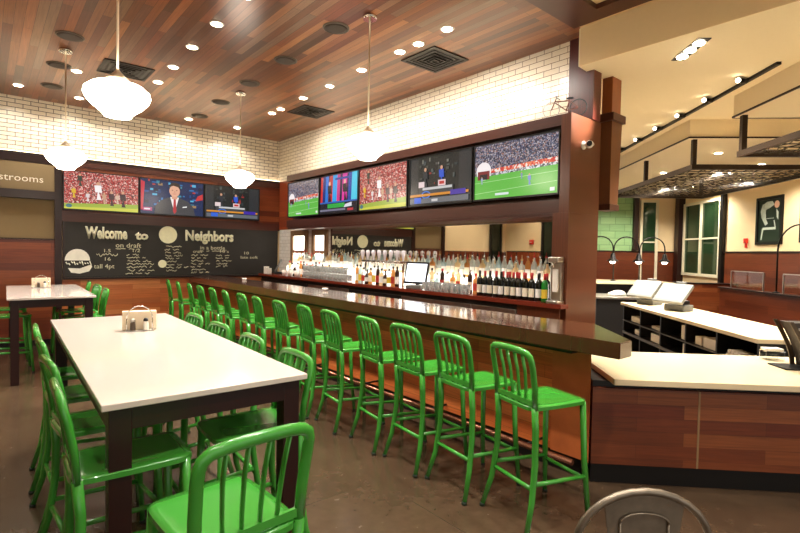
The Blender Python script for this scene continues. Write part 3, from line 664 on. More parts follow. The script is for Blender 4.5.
for i, (x, y) in enumerate(((-1.2, 9.3), (-1.2, 7.8), (-1.2, 6.2), (-1.2, 4.6), (-2.3, 8.5), (-2.3, 6.9))): canlight(x, y, 'added fill light over the left side of the room, %s' % ORD[i], 125)  # unseen lamps added to brighten the left back of the room
for i, (x, y) in enumerate(((1.4, 1.9), (3.0, 1.9), (.2, .4), (2.2, .4), (3.9, .6), (1.2, -1.2))): canlight(x, y, 'added fill light in the near ceiling, %s' % ORD[i], 110)  # unseen lamps added as fill above the camera
SP = [(.777, 6.85, 'ceiling speaker nearest along the left-hand line'), (.789, 8.04, 'middle ceiling speaker behind the first pendant rod'), (.811, 9.16, 'ceiling speaker nearest the brick above the restrooms'), (2.93, 4.58, 'largest-looking round ceiling speaker above the front stools'), (2.95, 5.78, 'round ceiling speaker, second along the pendant line from the beam'), (2.97, 6.93, 'round ceiling speaker, third along the pendant line from the beam'), (3.0, 8.15, 'round ceiling speaker just past the far pendant canopy'), (3.03, 9.27, 'round ceiling speaker farthest, near the brick corner')]
for x, y, l in SP:
    t = thing('ceiling_speaker', l, 'speaker', (x, y, ZC), 0, 'round ceiling speakers')
    MB().lathe([(.135, -.012), (.145, -.006), (.146, -.0005)], n=28).build('rim', mat('speaker_rim', (92, 80, 66), .4), t); MB().lathe([(0, -.016), (.09, -.0155), (.128, -.0125)], n=28).build('grille', SPEAK, t)
for x, y, l in ((1.50, 7.62, 'square black ceiling vent behind the large pendant rod'), (4.37, 7.60, 'square black ceiling vent near the brick corner'), (4.33, 4.48, 'square black ceiling vent nearest the screens and beam')):
    t = thing('ceiling_vent', l, 'vent', (x, y, ZC), 0, 'square ceiling vents')
    c = MB()
    for a in ((-.3, .3, -.3, -.26), (-.3, .3, .26, .3), (-.3, -.26, -.26, .26), (.26, .3, -.26, .26)): c.box(*a, -.012, -.0005)
    c.build('vent_frame', BLACKM, t); MB().box(-.26, .26, -.26, .26, -.004, -.0005).build('duct_plate', BLACKP, t)
    c = MB()
    for q in (.22, .16, .10, .05):
        for a in ((-q, q, -q, -q+.02), (-q, q, q-.02, q), (-q, -q+.02, -q+.02, q-.02), (q-.02, q, -q+.02, q-.02)): c.box(*a, -.012-.08*(.22-q), -.0045)
    c.build('louvre', BLACKM, t)

# ------------------------------------------------------------------ back bar
t = thing('back_bar_cabinet', 'mahogany back bar cabinet with dark ledge under the bottles', 'cabinet', (0, 0, 0))
c = MB(); c.prism([(4.50, 2.73), (4.645, 2.73), (4.645, 2.9505), (XR-.03, 2.9505), (XR-.03, 9.95), (4.50, 9.95)], 1.125, 1.17); c.build('ledge', mat('ledge_mahogany', (112, 44, 30), .25, noise=.2, scale=5), t)
MB().box(4.56, XR-.03, 2.955, 9.93, .0, 1.1245).build('carcass', BLACKC, t)
MB().box(4.545, 4.5595, 2.77, 3.3, .0, 1.1245).build('end_panel', MAHO, t)
for i in range(10):
    y0 = 3.31+i*.66
    d = MB().box(4.535, 4.5595, y0, y0+.645, .14, 1.06, .002).build('door', STEEL if i in (0, 1, 2, 5, 6) else BLACKC, t)
    MB().tube([(4.518, y0+.1, 1.0), (4.518, y0+.545, 1.0)], .007, 6, up=(0, 0, 1)).build('handle', CHROME, d)
t = thing('bottle_riser', 'backlit white stepped riser behind the bottles', 'shelf', (0, 0, 0))
MB().box(4.84, XR-.035, 2.99, 9.3, 1.1705, 1.352).build('step_body', WHITEP, t)
MB().box(4.832, 4.8395, 2.99, 9.3, 1.175, 1.352).build('lit_front', LEDB, t)
MB().box(4.836, XR-.036, 2.99, 9.3, 1.3525, 1.360).build('lit_top', LEDB, t)
t = thing('bar_mirror', 'wide wall mirror behind the bottles under the screens', 'mirror', (0, 0, 0))
MB().box(XR-.028, XR-.006, 2.96, 7.93, 1.18, 2.094).build('mirror_pane', MIRROR, t)
MB().box(XR-.034, XR-.005, 7.931, 7.97, 1.18, 2.094).build('edge_frame', TRIMW, t)
for i, (y0, y1) in enumerate(((8.06, 8.62), (8.82, 9.5))):
    w = thing('window_%d' % (7+i), None, None, (XR-.021, y0, 0)); w['kind'] = 'structure'; d = y1-y0
    c = MB()
    for a in ((0, .09), (d-.09, d)): c.box(-.05, 0, *a, 1.0, 2.09)
    c.box(-.05, 0, .09, d-.09, 1.98, 2.09); c.box(-.045, 0, .09, d-.09, 1.62, 1.68); c.build('window_frame', mat('tan_oak_frame', (128, 96, 66), .45, noise=.2, scale=9), w)
    MB().box(-.015, -.005, .09, d-.09, 1.0, 1.98).build('glass_pane', FROST, w)

def bottle_mesh(kind):
    if kind == 'wine': p = [(.034, 0), (.037, .004), (.037, .19), (.030, .215), (.015, .235), (.0135, .30), (.0145, .302)]
    elif kind == 'square': p = [(.036, 0), (.040, .004), (.040, .16), (.034, .185), (.014, .20), (.013, .245)]
    elif kind == 'tall': p = [(.031, 0), (.034, .004), (.033, .20), (.024, .23), (.012, .25), (.0115, .285)]
    else: p = [(.038, 0), (.043, .006), (.044, .10), (.034, .145), (.014, .165), (.013, .215)]
    return p
BOT = {}
def bottle(kind, glassm, capm, labm, x, y, z, label, grp, spout=False):
    key = (kind, glassm.name, capm.name, labm.name if labm else None, spout)
    if key not in BOT:
        p = bottle_mesh(kind); top = p[-1][1]; r = max(q[0] for q in p); body = [q for q in p if q[1] <= .21 and q[0] > .028][-1][1]
        a = MB().lathe(p, n=14).mesh('bottle_body', glassm)
        cpr = MB()
        if kind == 'wine': cpr.lathe([(.0155, .238), (.0150, .304), (0, .305)], n=12)
        elif spout: cpr.lathe([(.0145, top), (.0135, top+.018), (.005, top+.022), (.0035, top+.065), (0, top+.066)], n=10)
        else: cpr.lathe([(.016, top-.02), (.016, top+.012), (0, top+.013)], n=12)
        cpm = cpr.mesh('cap', capm)
        q = MB(); hz = (.04, .135 if kind == 'wine' else body*.72)
        for k_ in range(8):
            a0, a1 = PI*1.15-.95+1.9*k_/8, PI*1.15-.95+1.9*(k_+1)/8; rr = r+.001
            q._f([q._v((rr*math.cos(w_), rr*math.sin(w_), h_)) for w_, h_ in ((a0, hz[0]), (a1, hz[0]), (a1, hz[1]), (a0, hz[1]))], True)
        lb = q.mesh('paper_label', labm) if labm else None
        BOT[key] = (a, cpm, lb)
    a, cpm, lb = BOT[key]
    t = thing('wine_bottle' if kind == 'wine' else 'liquor_bottle', label, 'bottle', (x, y, z), random.uniform(-.15, .15), grp)
    for n, me in (('bottle_body', a), ('cap', cpm), ('paper_label', lb)):
        if me:
            o = bpy.data.objects.new(n, me); COL.objects.link(o); o.parent = t
    return t
DKG = mat('dark_wine_glass', (14, 18, 12), .06); GRG = mat('green_wine_glass', (30, 120, 40), .08)
AMB = mat('amber_liquor', (200, 140, 80), .08, trans=.3, ior=1.2); CLR = mat('clear_bottle_glass', (226, 232, 228), .06, trans=.55, ior=1.2); BLU = mat('pale_blue_bottle', (190, 216, 218), .08, trans=.3, ior=1.2); DRK = mat('dark_liquor', (50, 28, 20), .08); GOL = mat('golden_liquor', (232, 206, 160), .08, trans=.3, ior=1.2)
CAPR = mat('red_capsule', (186, 44, 44), .4); CAPB = mat('black_capsule', (22, 18, 20), .4); CAPC = mat('cream_cap', (220, 200, 150), .4); CAPS = mat('silver_spout', (200, 200, 200), .25, .9)
LABC = mat('cream_bottle_label', (240, 232, 210), .7); LABW = mat('white_bottle_label', (240, 240, 236), .7); LABR = mat('red_bottle_label', (180, 50, 40), .6); LABY = mat('yellow_bottle_label', (220, 190, 60), .6)
ZB = 1.1705
# wine row beside the steel dispenser
caps = [CAPB, CAPR, CAPR, CAPR, CAPR, CAPR, CAPB, CAPR, CAPB, CAPR, CAPB, CAPR]
cn = {CAPB.name: 'black', CAPR.name: 'red'}
bottle('wine', GRG, CAPR, LABY, 4.62, 3.0, ZB, 'green glass bottle with yellow label next to the steel dispenser', 'wine bottles on the back bar')
for i in range(11):
    cm = caps[i]; bottle('wine', DKG, cm, LABC if i % 3 else LABW, 4.625+random.uniform(-.008, .008), 3.085+i*.083, ZB, 'dark wine bottle with %s capsule, %s in the front row from the green bottle' % (cn[cm.name], ORD[i]), 'wine bottles on the back bar')
for i in range(9):
    cm = caps[(i*5+1) % 12]; bottle('wine', DKG, cm, LABW, 4.74, 3.05+i*.1, ZB, 'dark wine bottle with %s capsule, %s in the rear row from the dispenser' % (cn[cm.name], ORD[i]), 'wine bottles on the back bar')
# spirits on the lit riser
kinds = ['square', 'tall', 'round', 'tall', 'square']; gl = [CLR, AMB, CLR, GOL, CLR, BLU, CLR, GOL, CLR, CLR, CLR]; nm = {CLR.name: 'clear', AMB.name: 'amber', GOL.name: 'golden', BLU.name: 'pale blue', DRK.name: 'dark'}
caps2 = [CAPS, CAPC, CAPS, CAPR, CAPS, CAPB]
for i in range(22):
    g = gl[(i*3) % 11]; bottle(kinds[i*2 % 5], g, caps2[i*5 % 6], LABC if i % 2 else LABW, 4.93, 3.09+i*.087, 1.3605, '%s spirit bottle with pourer on the lit riser, %s from the wood pier' % (nm[g.name], ORD[i]), 'spirit bottles on the lit riser', True)
for i in range(20):
    g = gl[(i*4+1) % 11]; bottle(kinds[i*3 % 5], g, caps2[(i*5+2) % 6], LABW if i % 2 else LABC, 4.93, 5.06+i*.098, 1.3605, '%s spirit bottle on the riser behind the terminal and taps, %s toward the chalkboard' % (nm[g.name], ORD[i]), 'spirit bottles on the lit riser', True)
for i in range(22):
    g = gl[(i*7+2) % 11]; bottle(kinds[i*3 % 5], g, CAPR if i > 9 else caps2[(i*5+1) % 6], LABW, 4.93, 7.10+i*.098, 1.3605, '%s spirit bottle on the far riser beyond the taps, %s toward the chalkboard' % (nm[g.name], ORD[i]), 'spirit bottles on the lit riser', True)
for i in range(9):
    g = [AMB, DRK, CLR, GOL, AMB, CLR, DRK, BLU, GOL][i]; bottle(kinds[i % 5], g, caps2[(i+3) % 6], LABR if i % 3 == 0 else LABC, 4.77, 4.10+i*.10, ZB, '%s liquor bottle behind the glasses, %s past the wine' % (nm[g.name], ORD[i]), 'liquor bottles behind the glasses')
for i in range(12):
    g = [DRK, AMB, CLR, DRK, GOL, DRK, CLR, AMB, DRK, CLR, BLU, AMB][i]; bottle(kinds[(i*2+1) % 5], g, CAPB, [LABW, LABR, LABY, LABC][i % 4], 4.64, 5.50+i*.092, ZB, '%s bottle with black top in front of the beer taps, %s past the terminal' % (nm[g.name], ORD[i]), 'bottles in front of the beer taps')
for i in range(14):
    g = [CLR, DRK, AMB, CLR, DRK, CLR, GOL][i % 7]; bottle(kinds[(i*2) % 5], g, CAPR if i % 2 else CAPB, LABW, 4.76, 7.55+i*.115, ZB, '%s bottle on the ledge toward the chalkboard, %s from the glasses' % (nm[g.name], ORD[i]), 'bottles at the far end of the ledge')
# glasses
gm = MB().lathe([(.026, 0), (.030, .004), (.038, .115), (.0365, .115), (.029, .012), (0, .012)], n=14).mesh('drinking_glass', mat('drinking_glass_clear', (238, 240, 238), .05, trans=.75, ior=1.25))
def glass(x, y, z, l, g):
    o = bpy.data.objects.new('drinking_glass', gm); COL.objects.link(o); o.location = (x, y, z); tag(o, l, 'glass', g)
for r in range(2):
    for i in range(9): glass(4.56+r*.09, 4.13+i*.087, ZB, 'clear upturned glass in the %s row left of the wine, %s along' % (['front', 'rear'][r], ORD[i]), 'glasses beside the wine bottles')
for r in range(2):
    for i in range(16): glass(4.56+r*.09, 6.72+i*.09, ZB, 'clear glass in the %s row beyond the taps, %s along' % (['front', 'rear'][r], ORD[i]), 'glasses beyond the beer taps')
    for i in range(0, 16, 1):
        if r == 0: glass(4.56+r*.09, 6.72+i*.09, ZB+.118, 'clear glass stacked on top of the front row beyond the taps, %s along' % ORD[i], 'glasses beyond the beer taps')
# steel dispenser
t = thing('water_dispenser', 'tall stainless steel dispenser at the pier end of the back bar', 'dispenser', (4.575, 2.845, ZB), 0)
MB().box(-.065, .065, -.06, .06, .43, .49, .012).build('head', STEEL, t)
MB().box(.0, .065, -.06, .06, .03, .4295, .004).build('column', STEEL, t)
MB().box(-.07, .068, -.065, .065, 0, .0295, .006).build('drip_base', STEEL, t)
MB().box(-.012, -.0005, -.03, .03, .12, .36, .002).build('window', WHITEP, t); MB().tube([(-.05, 0, .43), (-.05, 0, .385)], .01, 8).build('spout', CHROME, t)
# beer taps
t = thing('beer_tap_tower', 'long chrome beer tap tower with white handles behind the bar', 'beer tap', (4.78, 5.40, ZB))
c = MB(); c.box(-.03, .03, 0, 1.15, .33, .375, .008); c.box(-.025, .025, .08, .13, 0, .3295); c.box(-.025, .025, 1.02, 1.07, 0, .3295); c.build('tower', CHROME, t)
for i in range(8):
    y = .07+i*.145; c = MB(); c.tube([(-.03, y, .35), (-.07, y, .345), (-.08, y, .30)], .009, 8); f = c.build('faucet', CHROME, t)
    MB().lathe([(.010, 0), (.014, .03), (.026, .08), (.034, .12), (.030, .15), (0, .165)], -.055, y, .375, 12).build('handle', mat('white_tap_handle', (240, 236, 246), .3), f)
# till screen
t = thing('till_terminal', 'bright touchscreen till standing on the back bar between taps and glasses', 'till', (4.66, 5.10, ZB), -PI/2+.35)
MB().box(-.12, .12, -.10, .10, 0, .05, .008).build('base', GREYP, t); MB().bar((0, .04, .05), (0, .03, .2), .06, .04).build('stand', BLACKP, t)
c = MB(); c.M = Matrix.Translation((0, 0, .22)) @ Matrix.Rotation(-.3, 4, 'X'); c.box(-.18, .18, -.015, .015, -.16, .16, .006); s = c.build('monitor', BLACKP, t)
c = MB(); c.M = Matrix.Translation((0, 0, .22)) @ Matrix.Rotation(-.3, 4, 'X'); c.box(-.155, .155, -.0165, -.0155, -.13, .13); c.build('display', lit((236, 240, 250), 1.5), s)
t = thing('till_terminal', 'dark tilted till terminal at the chalkboard end of the back bar', 'till', (4.72, 9.45, ZB), -PI/2-.5)
MB().box(-.12, .12, -.09, .09, 0, .05, .008).build('base', BLACKP, t)
c = MB(); c.M = Matrix.Translation((0, 0, .19)) @ Matrix.Rotation(-.5, 4, 'X'); c.box(-.17, .17, -.02, .02, -.13, .13, .006); s = c.build('monitor', GREYP, t)
for i, (y, h) in enumerate(((9.70, .12), (9.82, .15))): tag(MB().box(-.04, .04, -.05, .05, 0, h, .003).build('straw_box', PAPER, None, (4.62, y, ZB)), 'white paper box at the far end of the ledge, %s' % ['shorter one', 'taller one by the tiles'][i], 'box')
for i in range(5):
    tag(MB().lathe([(.028, 0), (.042, .11), (.040, .11), (.026, .006), (0, .006)], n=14).build('white_cup', WHITEP, None, (4.58+.03*(i % 2), 8.35+i*.15, ZB)), 'white paper cup on the far ledge, %s toward the chalkboard' % ORD[i], 'cup', 'white cups on the far ledge')

# ------------------------------------------------------------------ small things on the pier
t = thing('security_camera', 'small white security camera on the end of the screen housing', 'camera', (4.90, 2.76, 2.86))
c = MB(); c.M = Matrix.Rotation(PI/2, 4, 'X'); c.lathe([(.045, 0), (.045, .012), (.02, .02), (.018, .05)], n=18); c.build('mount', WHITEP, t)
c = MB(); c.sphere((0, -.07, 0), .042, 16); c.build('ball_housing', WHITEP, t); c = MB(); c.tube([(.03, -.06, -.005), (.11, -.05, .02)], .018, 10, up=(0, 0, 1)); c.build('arm', STEEL, t)
c = MB(); c.tube([(-.01, -.075, 0), (-.05, -.10, 0)], .028, 14, up=(0, 0, 1)); c.build('lens', BLACKP, t)
t = thing('model_bicycle', 'small metal model bicycle standing on the screen housing', 'ornament', (4.78, 2.92, 3.166), math.radians(112))
def ring(c, x, z, r, q): c.tube([(x+r*math.cos(a), 0, z+r*math.sin(a)) for a in [2*PI*i/24 for i in range(24)]], q, 6, closed=True)
for x, m_ in ((-.14, 0), (.14, 1)):
    c = MB(); ring(c, x, .09, .086, .005)
    for a in range(8): c.tube([(x, 0, .09), (x+.084*math.cos(a*PI/4), 0, .09+.084*math.sin(a*PI/4))], .0012, 4)
    c.build('wheel', STEEL if m_ else BLACKM, t)
c = MB()
for a, b_ in (((-.14, 0, .09), (-.02, 0, .07)), ((-.02, 0, .07), (-.05, 0, .19)), ((-.05, 0, .17), (.10, 0, .18)), ((-.02, 0, .07), (.10, 0, .165)), ((-.14, 0, .09), (-.05, 0, .17)), ((.14, 0, .09), (.09, 0, .21))): c.tube([a, b_], .0055, 6)
c.build('frame', mat('rust_red_frame', (110, 50, 36), .4, .3), t)
c = MB(); c.tube([(.06, -.05, .21), (.09, -.03, .225), (.09, .03, .225), (.06, .05, .21)], .005, 6, up=(0, 0, 1)); c.build('handlebar', BLACKM, t)
MB().box(-.085, -.02, -.018, .018, .19, .205, .004).build('saddle', BLACKP, t)

# ------------------------------------------------------------------ service counter (turned 45 degrees)
t = thing('service_counter', 'wide cream-topped service counter with red wood front at the bar end', 'counter')
c = B45(); c.box(1.27, 5.2, 3.59, 4.66, .755, .80, .004); c.build('counter_top', QUARTZ2, t)
c = B45(); c.box(1.155, 5.2, 3.70, 4.55, .0, .145); c.build('toe_kick', BLACKM, t)
c = B45(); c.box(1.15, 1.895, 3.68, 3.72, .1455, .71); c.box(1.91, 5.2, 3.68, 3.72, .1455, .71); c.build('front_panel', CTRW, t)
c = B45(); c.box(1.8955, 1.9095, 3.678, 3.719, .1455, .71); c.build('joint_strip', mat('pale_joint_strip', (150, 120, 84), .4), t)
c = B45(); c.box(1.16, 5.2, 3.7205, 4.55, .1455, .7545); c.build('carcass', BLACKC, t)
# till counter with open shelves
t = thing('till_counter', 'long cream-topped counter with black open shelves carrying two tills', 'counter')
c = B45(); c.box(3.10, 3.92, 5.0, 8.6, .855, .90, .004); c.build('counter_top', QUARTZ2, t)
c = B45(); c.box(3.75, 3.88, 5.03, 8.57, .0, .8545); c.box(3.14, 3.7495, 5.03, 8.57, .0, .06); c.box(3.14, 3.7495, 5.03, 8.57, .40, .425)
for u in (5.03, 5.75, 6.45, 7.15, 7.85, 8.54): c.box(3.14, 3.7495, u, u+.03, .061, .854)
c.build('cabinet', BLACKC, t)
c = B45(); c.box(3.13, 3.1395, 5.04, 8.56, .385, .425); c.box(3.13, 3.1395, 5.04, 8.56, .60, .612); c.build('shelf_edge', mat('grey_shelf_edge', (92, 86, 78), .4, .5), t)
c = B45(); c.box(3.15, 3.7495, 5.06, 8.53, .60, .612); c.build('shelf', BLACKC, t)
its = [(5.97, .6125, .30, .14, .12), (6.25, .6125, .14, .12, .10), (6.6, .4255, .10, .1, .13), (6.62, .6125, .12, .12, .18), (7.42, .4255, .3, .14, .12), (7.42, .6125, .34, .12, .04), (8.1, .4255, .2, .12, .08), (8.15, .6125, .36, .12, .09)]
for i, (u, z, lu, lv, hh) in enumerate(its):
    c = MB(); c.box(-lv/2, lv/2, -lu/2, lu/2, 0, hh, .004)
    o = c.build('supply_box' if i % 3 else 'paper_stack', PAPER if i % 2 else WHITEP, None, W(3.25, u, z)); o.rotation_euler = (0, 0, -PI/4+random.uniform(-.1, .1))
    tag(o, 'white %s under the till counter, %s from its near end' % ('supply box' if i % 3 else 'stack of paper', ORD[i]), 'box' if i % 3 else 'paper', 'supplies under the till counter')
for i in range(9):
    c = MB(); c.tube([(0, -.07, 0), (0, .07, 0)], .022, 10, up=(0, 0, 1)); o = c.build('rolled_cutlery', PAPER, None, W(3.2+.0*i, 5.30+.06*(i % 5)+(.03 if i > 4 else 0), .6355+(.044 if i > 4 else 0))); o.rotation_euler = (0, 0, PI/4)
    tag(o, 'white napkin-rolled cutlery in the %s layer under the till counter, %s along' % ('upper' if i > 4 else 'lower', ORD[i % 5]), 'cutlery roll', 'rolled cutlery under the till counter')
def pos(u, v, label):
    t = thing('till_terminal', label, 'till', W(v, u, .9005), -math.radians(104), 'tills on the service side')
    MB().box(-.15, .15, -.04, .20, 0, .09, .01).build('base', GREYP, t); MB().box(-.11, .11, .02, .18, .0905, .15, .01).build('printer', BLACKP, t)
    c = MB(); c.M = Matrix.Translation((0, -.06, .25)) @ Matrix.Rotation(-.8, 4, 'X'); c.box(-.23, .23, -.025, .025, -.18, .18, .01); m_ = c.build('monitor', GREYP, t)
    c = MB(); c.M = Matrix.Translation((0, -.06, .25)) @ Matrix.Rotation(-.8, 4, 'X'); c.box(-.19, .19, -.0275, -.0255, -.14, .14); c.build('display', mat('pale_grey_display', (120, 124, 122), .35), m_)
    MB().box(-.07, .07, .10, .16, .36, .42, .006).build('customer_display', GREYP, t)
pos(7.45, 3.46, 'grey touchscreen till nearer on the cream till counter'); pos(8.3, 3.40, 'grey touchscreen till farther on the cream till counter')
# far pick-up counter with gooseneck lamps
t = thing('pickup_counter', 'far cream pick-up counter behind the tills with gooseneck lamps', 'counter')
c = B45(); c.box(3.2, 5.25, 11.2, 12.3, 1.06, 1.11, .004); c.build('counter_top', QUARTZ2, t); c = B45(); c.box(3.25, 5.2, 11.35, 12.2, 0, 1.0595); c.build('body', BLACKC, t)
t = thing('prep_counter', 'low steel-edged prep counter holding a white cloth beyond the pier', 'counter')
c = B45(); c.box(3.0, 3.95, 9.6, 10.5, .86, .90, .004); c.build('counter_top', STEEL, t); c = B45(); c.box(3.03, 3.9, 9.65, 10.45, 0, .8595); c.build('body', BLACKC, t)
c = MB(); c.sphere((0, 0, .05), .14, 14, .35); c.sphere((.12, .05, .05), .12, 12, .4); c.sphere((-.13, .03, .04), .1, 12, .4); tag(c.build('folded_cloth', PAPER, None, W(3.55, 10.0, .9005)), 'crumpled white cloth on the low prep counter', 'cloth')
def goose(u, v, du, dv, r, z0, z1, label, head=True):
    t = thing('gooseneck_lamp', label, 'lamp', W(v, u, z0), -PI/4, 'gooseneck lamps')
    H = z1-z0-r; c = MB(); c.lathe([(.06, 0), (.06, .012), (.016, .03)], n=16); c.build('base', BLACKM, t)
    L_ = math.hypot(du, dv); dx, dy = dv/L_, du/L_
    c = MB(); c.tube([(0, 0, .03), (0, 0, H)]+[(dx*(r-r*math.cos(a)), dy*(r-r*math.cos(a)), H+r*math.sin(a)) for a in [PI*i/14 for i in range(1, 15)]]+[(dx*2*r, dy*2*r, H-.1)], .014, 8, up=(dy, -dx, .01)); c.build('neck', BLACKM, t)
    hx, hy = dx*2*r, dy*2*r
    c = MB(); c.lathe([(.13, H-.29), (.12, H-.27), (.06, H-.22), (.045, H-.12), (.02, H-.10)], hx, hy, 0, 18); s = c.build('shade', BLACKM, t)
    c = MB(); c.lathe([(0, H-.345), (.05, H-.325), (.065, H-.291)], hx, hy, 0, 14); c.build('bulb', mat('lit_bulb', (255, 244, 225), .3, emit=7), s)
for i, v in enumerate((3.42, 4.04, 4.67)): goose(11.6+.12*i, v, 0, 1, .28, 1.1105, 2.13, 'black arched gooseneck lamp on the pick-up counter, %s' % ['partly behind the pier', 'middle one', 'nearest the window'][i])
# low partitions with glass guards
PARTW = planks('partition_boards', [(80, 33, 17), (108, 50, 26), (90, 39, 21)], .14, 1.3, 'YZ', (60, 26, 14), .001, .33, .2, rot=PI/4)
t = thing('low_partition', 'low red wood partition with glass guards in front of the poster wall', 'partition')
c = B45(); c.box(5.8, 5.95, 3.0, 10.6, 0, 1.06); c.build('wood_panel', PARTW, t); c = B45(); c.box(5.77, 5.98, 3.0, 10.63, 1.0605, 1.09, .003); c.build('cap_rail', DARKW, t)
for i, (a, d) in enumerate(((9.35, 10.35), (7.7, 8.85), (6.1, 7.3))):
    c = B45(); c.box(5.87, 5.878, a, d, 1.11, 1.42); g = c.build('glass_guard', GLASS, t); c = B45(); c.box(5.86, 5.888, a, d, 1.4205, 1.435); c.box(5.86, 5.888, a, a+.015, 1.0905, 1.42); c.box(5.86, 5.888, d-.015, d, 1.0905, 1.42); c.build('guard_frame', STEEL, g)
goose(9.0, 5.86, -1, .15, .42, 1.0905, 2.26, 'large black gooseneck lamp on the low partition by the poster')
t = thing('end_partition', 'dark red wood partition below the big window beyond the tills', 'partition')
c = B45(); c.box(5.3, 6.7, 11.6, 11.75, 0, 1.08); c.build('wood_panel', CTRW, t); c = B45(); c.box(5.27, 6.73, 11.57, 11.78, 1.0805, 1.11, .003); c.build('cap_rail', DARKW, t)
# posters
def poster(u0, u1, z0, z1, label, full=True):
    t = thing('framed_poster', label, 'poster', W(V1-.001, (u0+u1)/2, z0), -PI/4)
    w = (u1-u0)/2; h = z1-z0; c = MB()
    for a in ((-w, w, 0, .06), (-w, w, h-.06, h), (-w, -w+.06, .06, h-.06), (w-.06, w, .06, h-.06)): c.box(-.035, 0, a[0], a[1], a[2], a[3])
    c.build('frame', BLACKM, t); MB().box(-.012, -.004, -w+.06, w-.06, .06, h-.06).build('print', mat('dark_green_print', (28, 40, 30), .3, noise=.5, scale=6), t)
    if full:
        c = MB(); X = -.0135
        for pts in ([(.22, .84), (.08, .90), (-.08, .90), (-.14, .82), (.00, .76), (.16, .72)], [(.22, .86), (.28, .70), (.24, .56), (.10, .52), (.12, .66), (.10, .80)], [(.24, .56), (.12, .40), (.04, .44), (.13, .58)], [(.20, .36), (-.20, .36), (-.20, .31), (.20, .31)], [(.22, .34), (.26, .10), (.22, .10), (.17, .33)], [(-.16, .50), (-.20, .36), (-.17, .36), (-.13, .50)], [(.10, .55), (-.14, .55), (-.14, .54), (.10, .54)], [(-.20, .74), (-.27, .66), (-.27, .5), (-.22, .56)]):
            c.face([(X, -y_*-1, z_*h) for y_, z_ in pts])
        c.build('printed_shapes', mat('pale_print_shapes', (190, 200, 186), .5, noise=.3, scale=20), t)
        c = MB(); c.M = Matrix.Translation((X-.001, -.22, h*.82)) @ Matrix.Rotation(-PI/2, 4, 'Y'); c.lathe([(.075, 0), (.075, .002)], n=16); c.build('printed_face', mat('print_skin', (220, 170, 140), .5), t)
poster(10.31, 11.12, 1.98, 2.97, 'black-framed dark green poster with pale shapes on the cream wall')
poster(8.9, 9.83, 2.0, 3.0, 'black-framed poster at the right border of the view', False)
t = thing('red_wall_flower', 'small red alarm fitting on the cream wall beside the poster', 'alarm', W(V1-.001, 11.45, 2.02), -PI/4)
c = MB(); c.box(-.05, 0, -.05, .05, 0, .11, .006); c.build('housing', mat('alarm_red', (200, 40, 30), .4, noise=.2), t); MB().box(-.03, 0, -.03, .03, -.1, -.001, .003).build('bracket', mat('alarm_red', (200, 40, 30), .4), t)
t.name = 'fire_alarm'
t = thing('fire_alarm', 'red fire alarm on the cream left wall, seen in the bar mirror', 'alarm', (XL+.0005, 9.15, 2.0))
MB().box(0, .05, -.07, .07, 0, .15, .006).build('housing', mat('alarm_red', (200, 40, 30), .4, noise=.2), t); MB().lathe([(.02, 0), (.03, .02)], .065, 0, .06, 12).build('strobe', WHITEP, t)

# hanging steel racks
def rack(v0, v1, u0, u1, z, label, posts):
    t = thing('hanging_rack', label, 'rack', W(0, 0, 0), 0, 'bronze hanging racks')
    c = B45(); h = .07; k = .05
    for a in ((v0, v1, u0, u0+k), (v0, v1, u1-k, u1), (v0, v0+k, u0+k, u1-k), (v1-k, v1, u0+k, u1-k)): c.box(a[0], a[1], a[2], a[3], z, z+h)
    c.build('rack_frame', BRONZE, t)
    for v, u in posts:
        c = B45(); c.box(v, v+.06, u, u+.06, z+h+.0005, 3.4295); c.build('hanger_post', BRONZE, t)
    c = B45()
    for a in ((v0+.01, v0+.03, u0+.06, u1-.06), (v1-.03, v1-.01, u0+.06, u1-.06)): c.box(a[0], a[1], a[2], a[3], z+.045, z+.058)
    c.build('added_glow_strip', mat('added_rack_glow', (255, 238, 206), .4, emit=75), t)  # glowing strips added inside the frame to brighten the ceiling above
    c = B45(); nu = int((u1-u0)/.16); nv = int((v1-v0)/.16)
    for i in range(1, nu): u = u0+(u1-u0)*i/nu; c.tube([(v0+k, u, z+.02), (v1-k, u, z+.02)], .007, 4, up=(0, 0, 1))
    for i in range(1, nv):
        v = v0+(v1-v0)*i/nv; n = int((u1-u0)/.08); c.tube([(v+.035*math.sin(j*1.3), u0+k+(u1-u0-2*k)*j/n, z+.034) for j in range(n+1)], .007, 4, up=(0, 0, 1))
    c.build('wire_grid', mat('grid_steel', (58, 50, 42), .35, .8), t)
    c = B45(); rnd = random.Random(3)
    for i in range(int((u1-u0)/.17)):
        for j in range(int((v1-v0)/.22)):
            if rnd.random() < .45: continue
            v, u = v0+.15+j*.22, u0+.15+i*.17; n = 6
            q = rnd.uniform(0, 3); c.tube([(v+.05*math.cos(a+q), u+.05*math.sin(a+q), z+.05+.012*math.sin(2*a)) for a in [i_*2*PI/n for i_ in range(n)]], .006, 4, closed=True, up=(0, 0, 1))
    tag(c.build('wire_rings', mat('grid_bright', (170, 160, 140), .15, .95), t), kind='stuff')
rack(3.70, 5.8, 7.60, 11.4, 2.99, 'long bronze hanging rack over the till counter, farther of the two', [(3.71, 7.61), (3.71, 9.3), (3.71, 11.3), (5.7, 7.61), (5.7, 11.3)])
rack(3.64, 5.8, 2.6, 6.40, 2.93, 'bronze hanging rack nearer the camera at the upper right', [(3.65, 6.32), (3.65, 4.4), (5.7, 6.32)])
for v, u in ((3.64, 6.37), ): pass

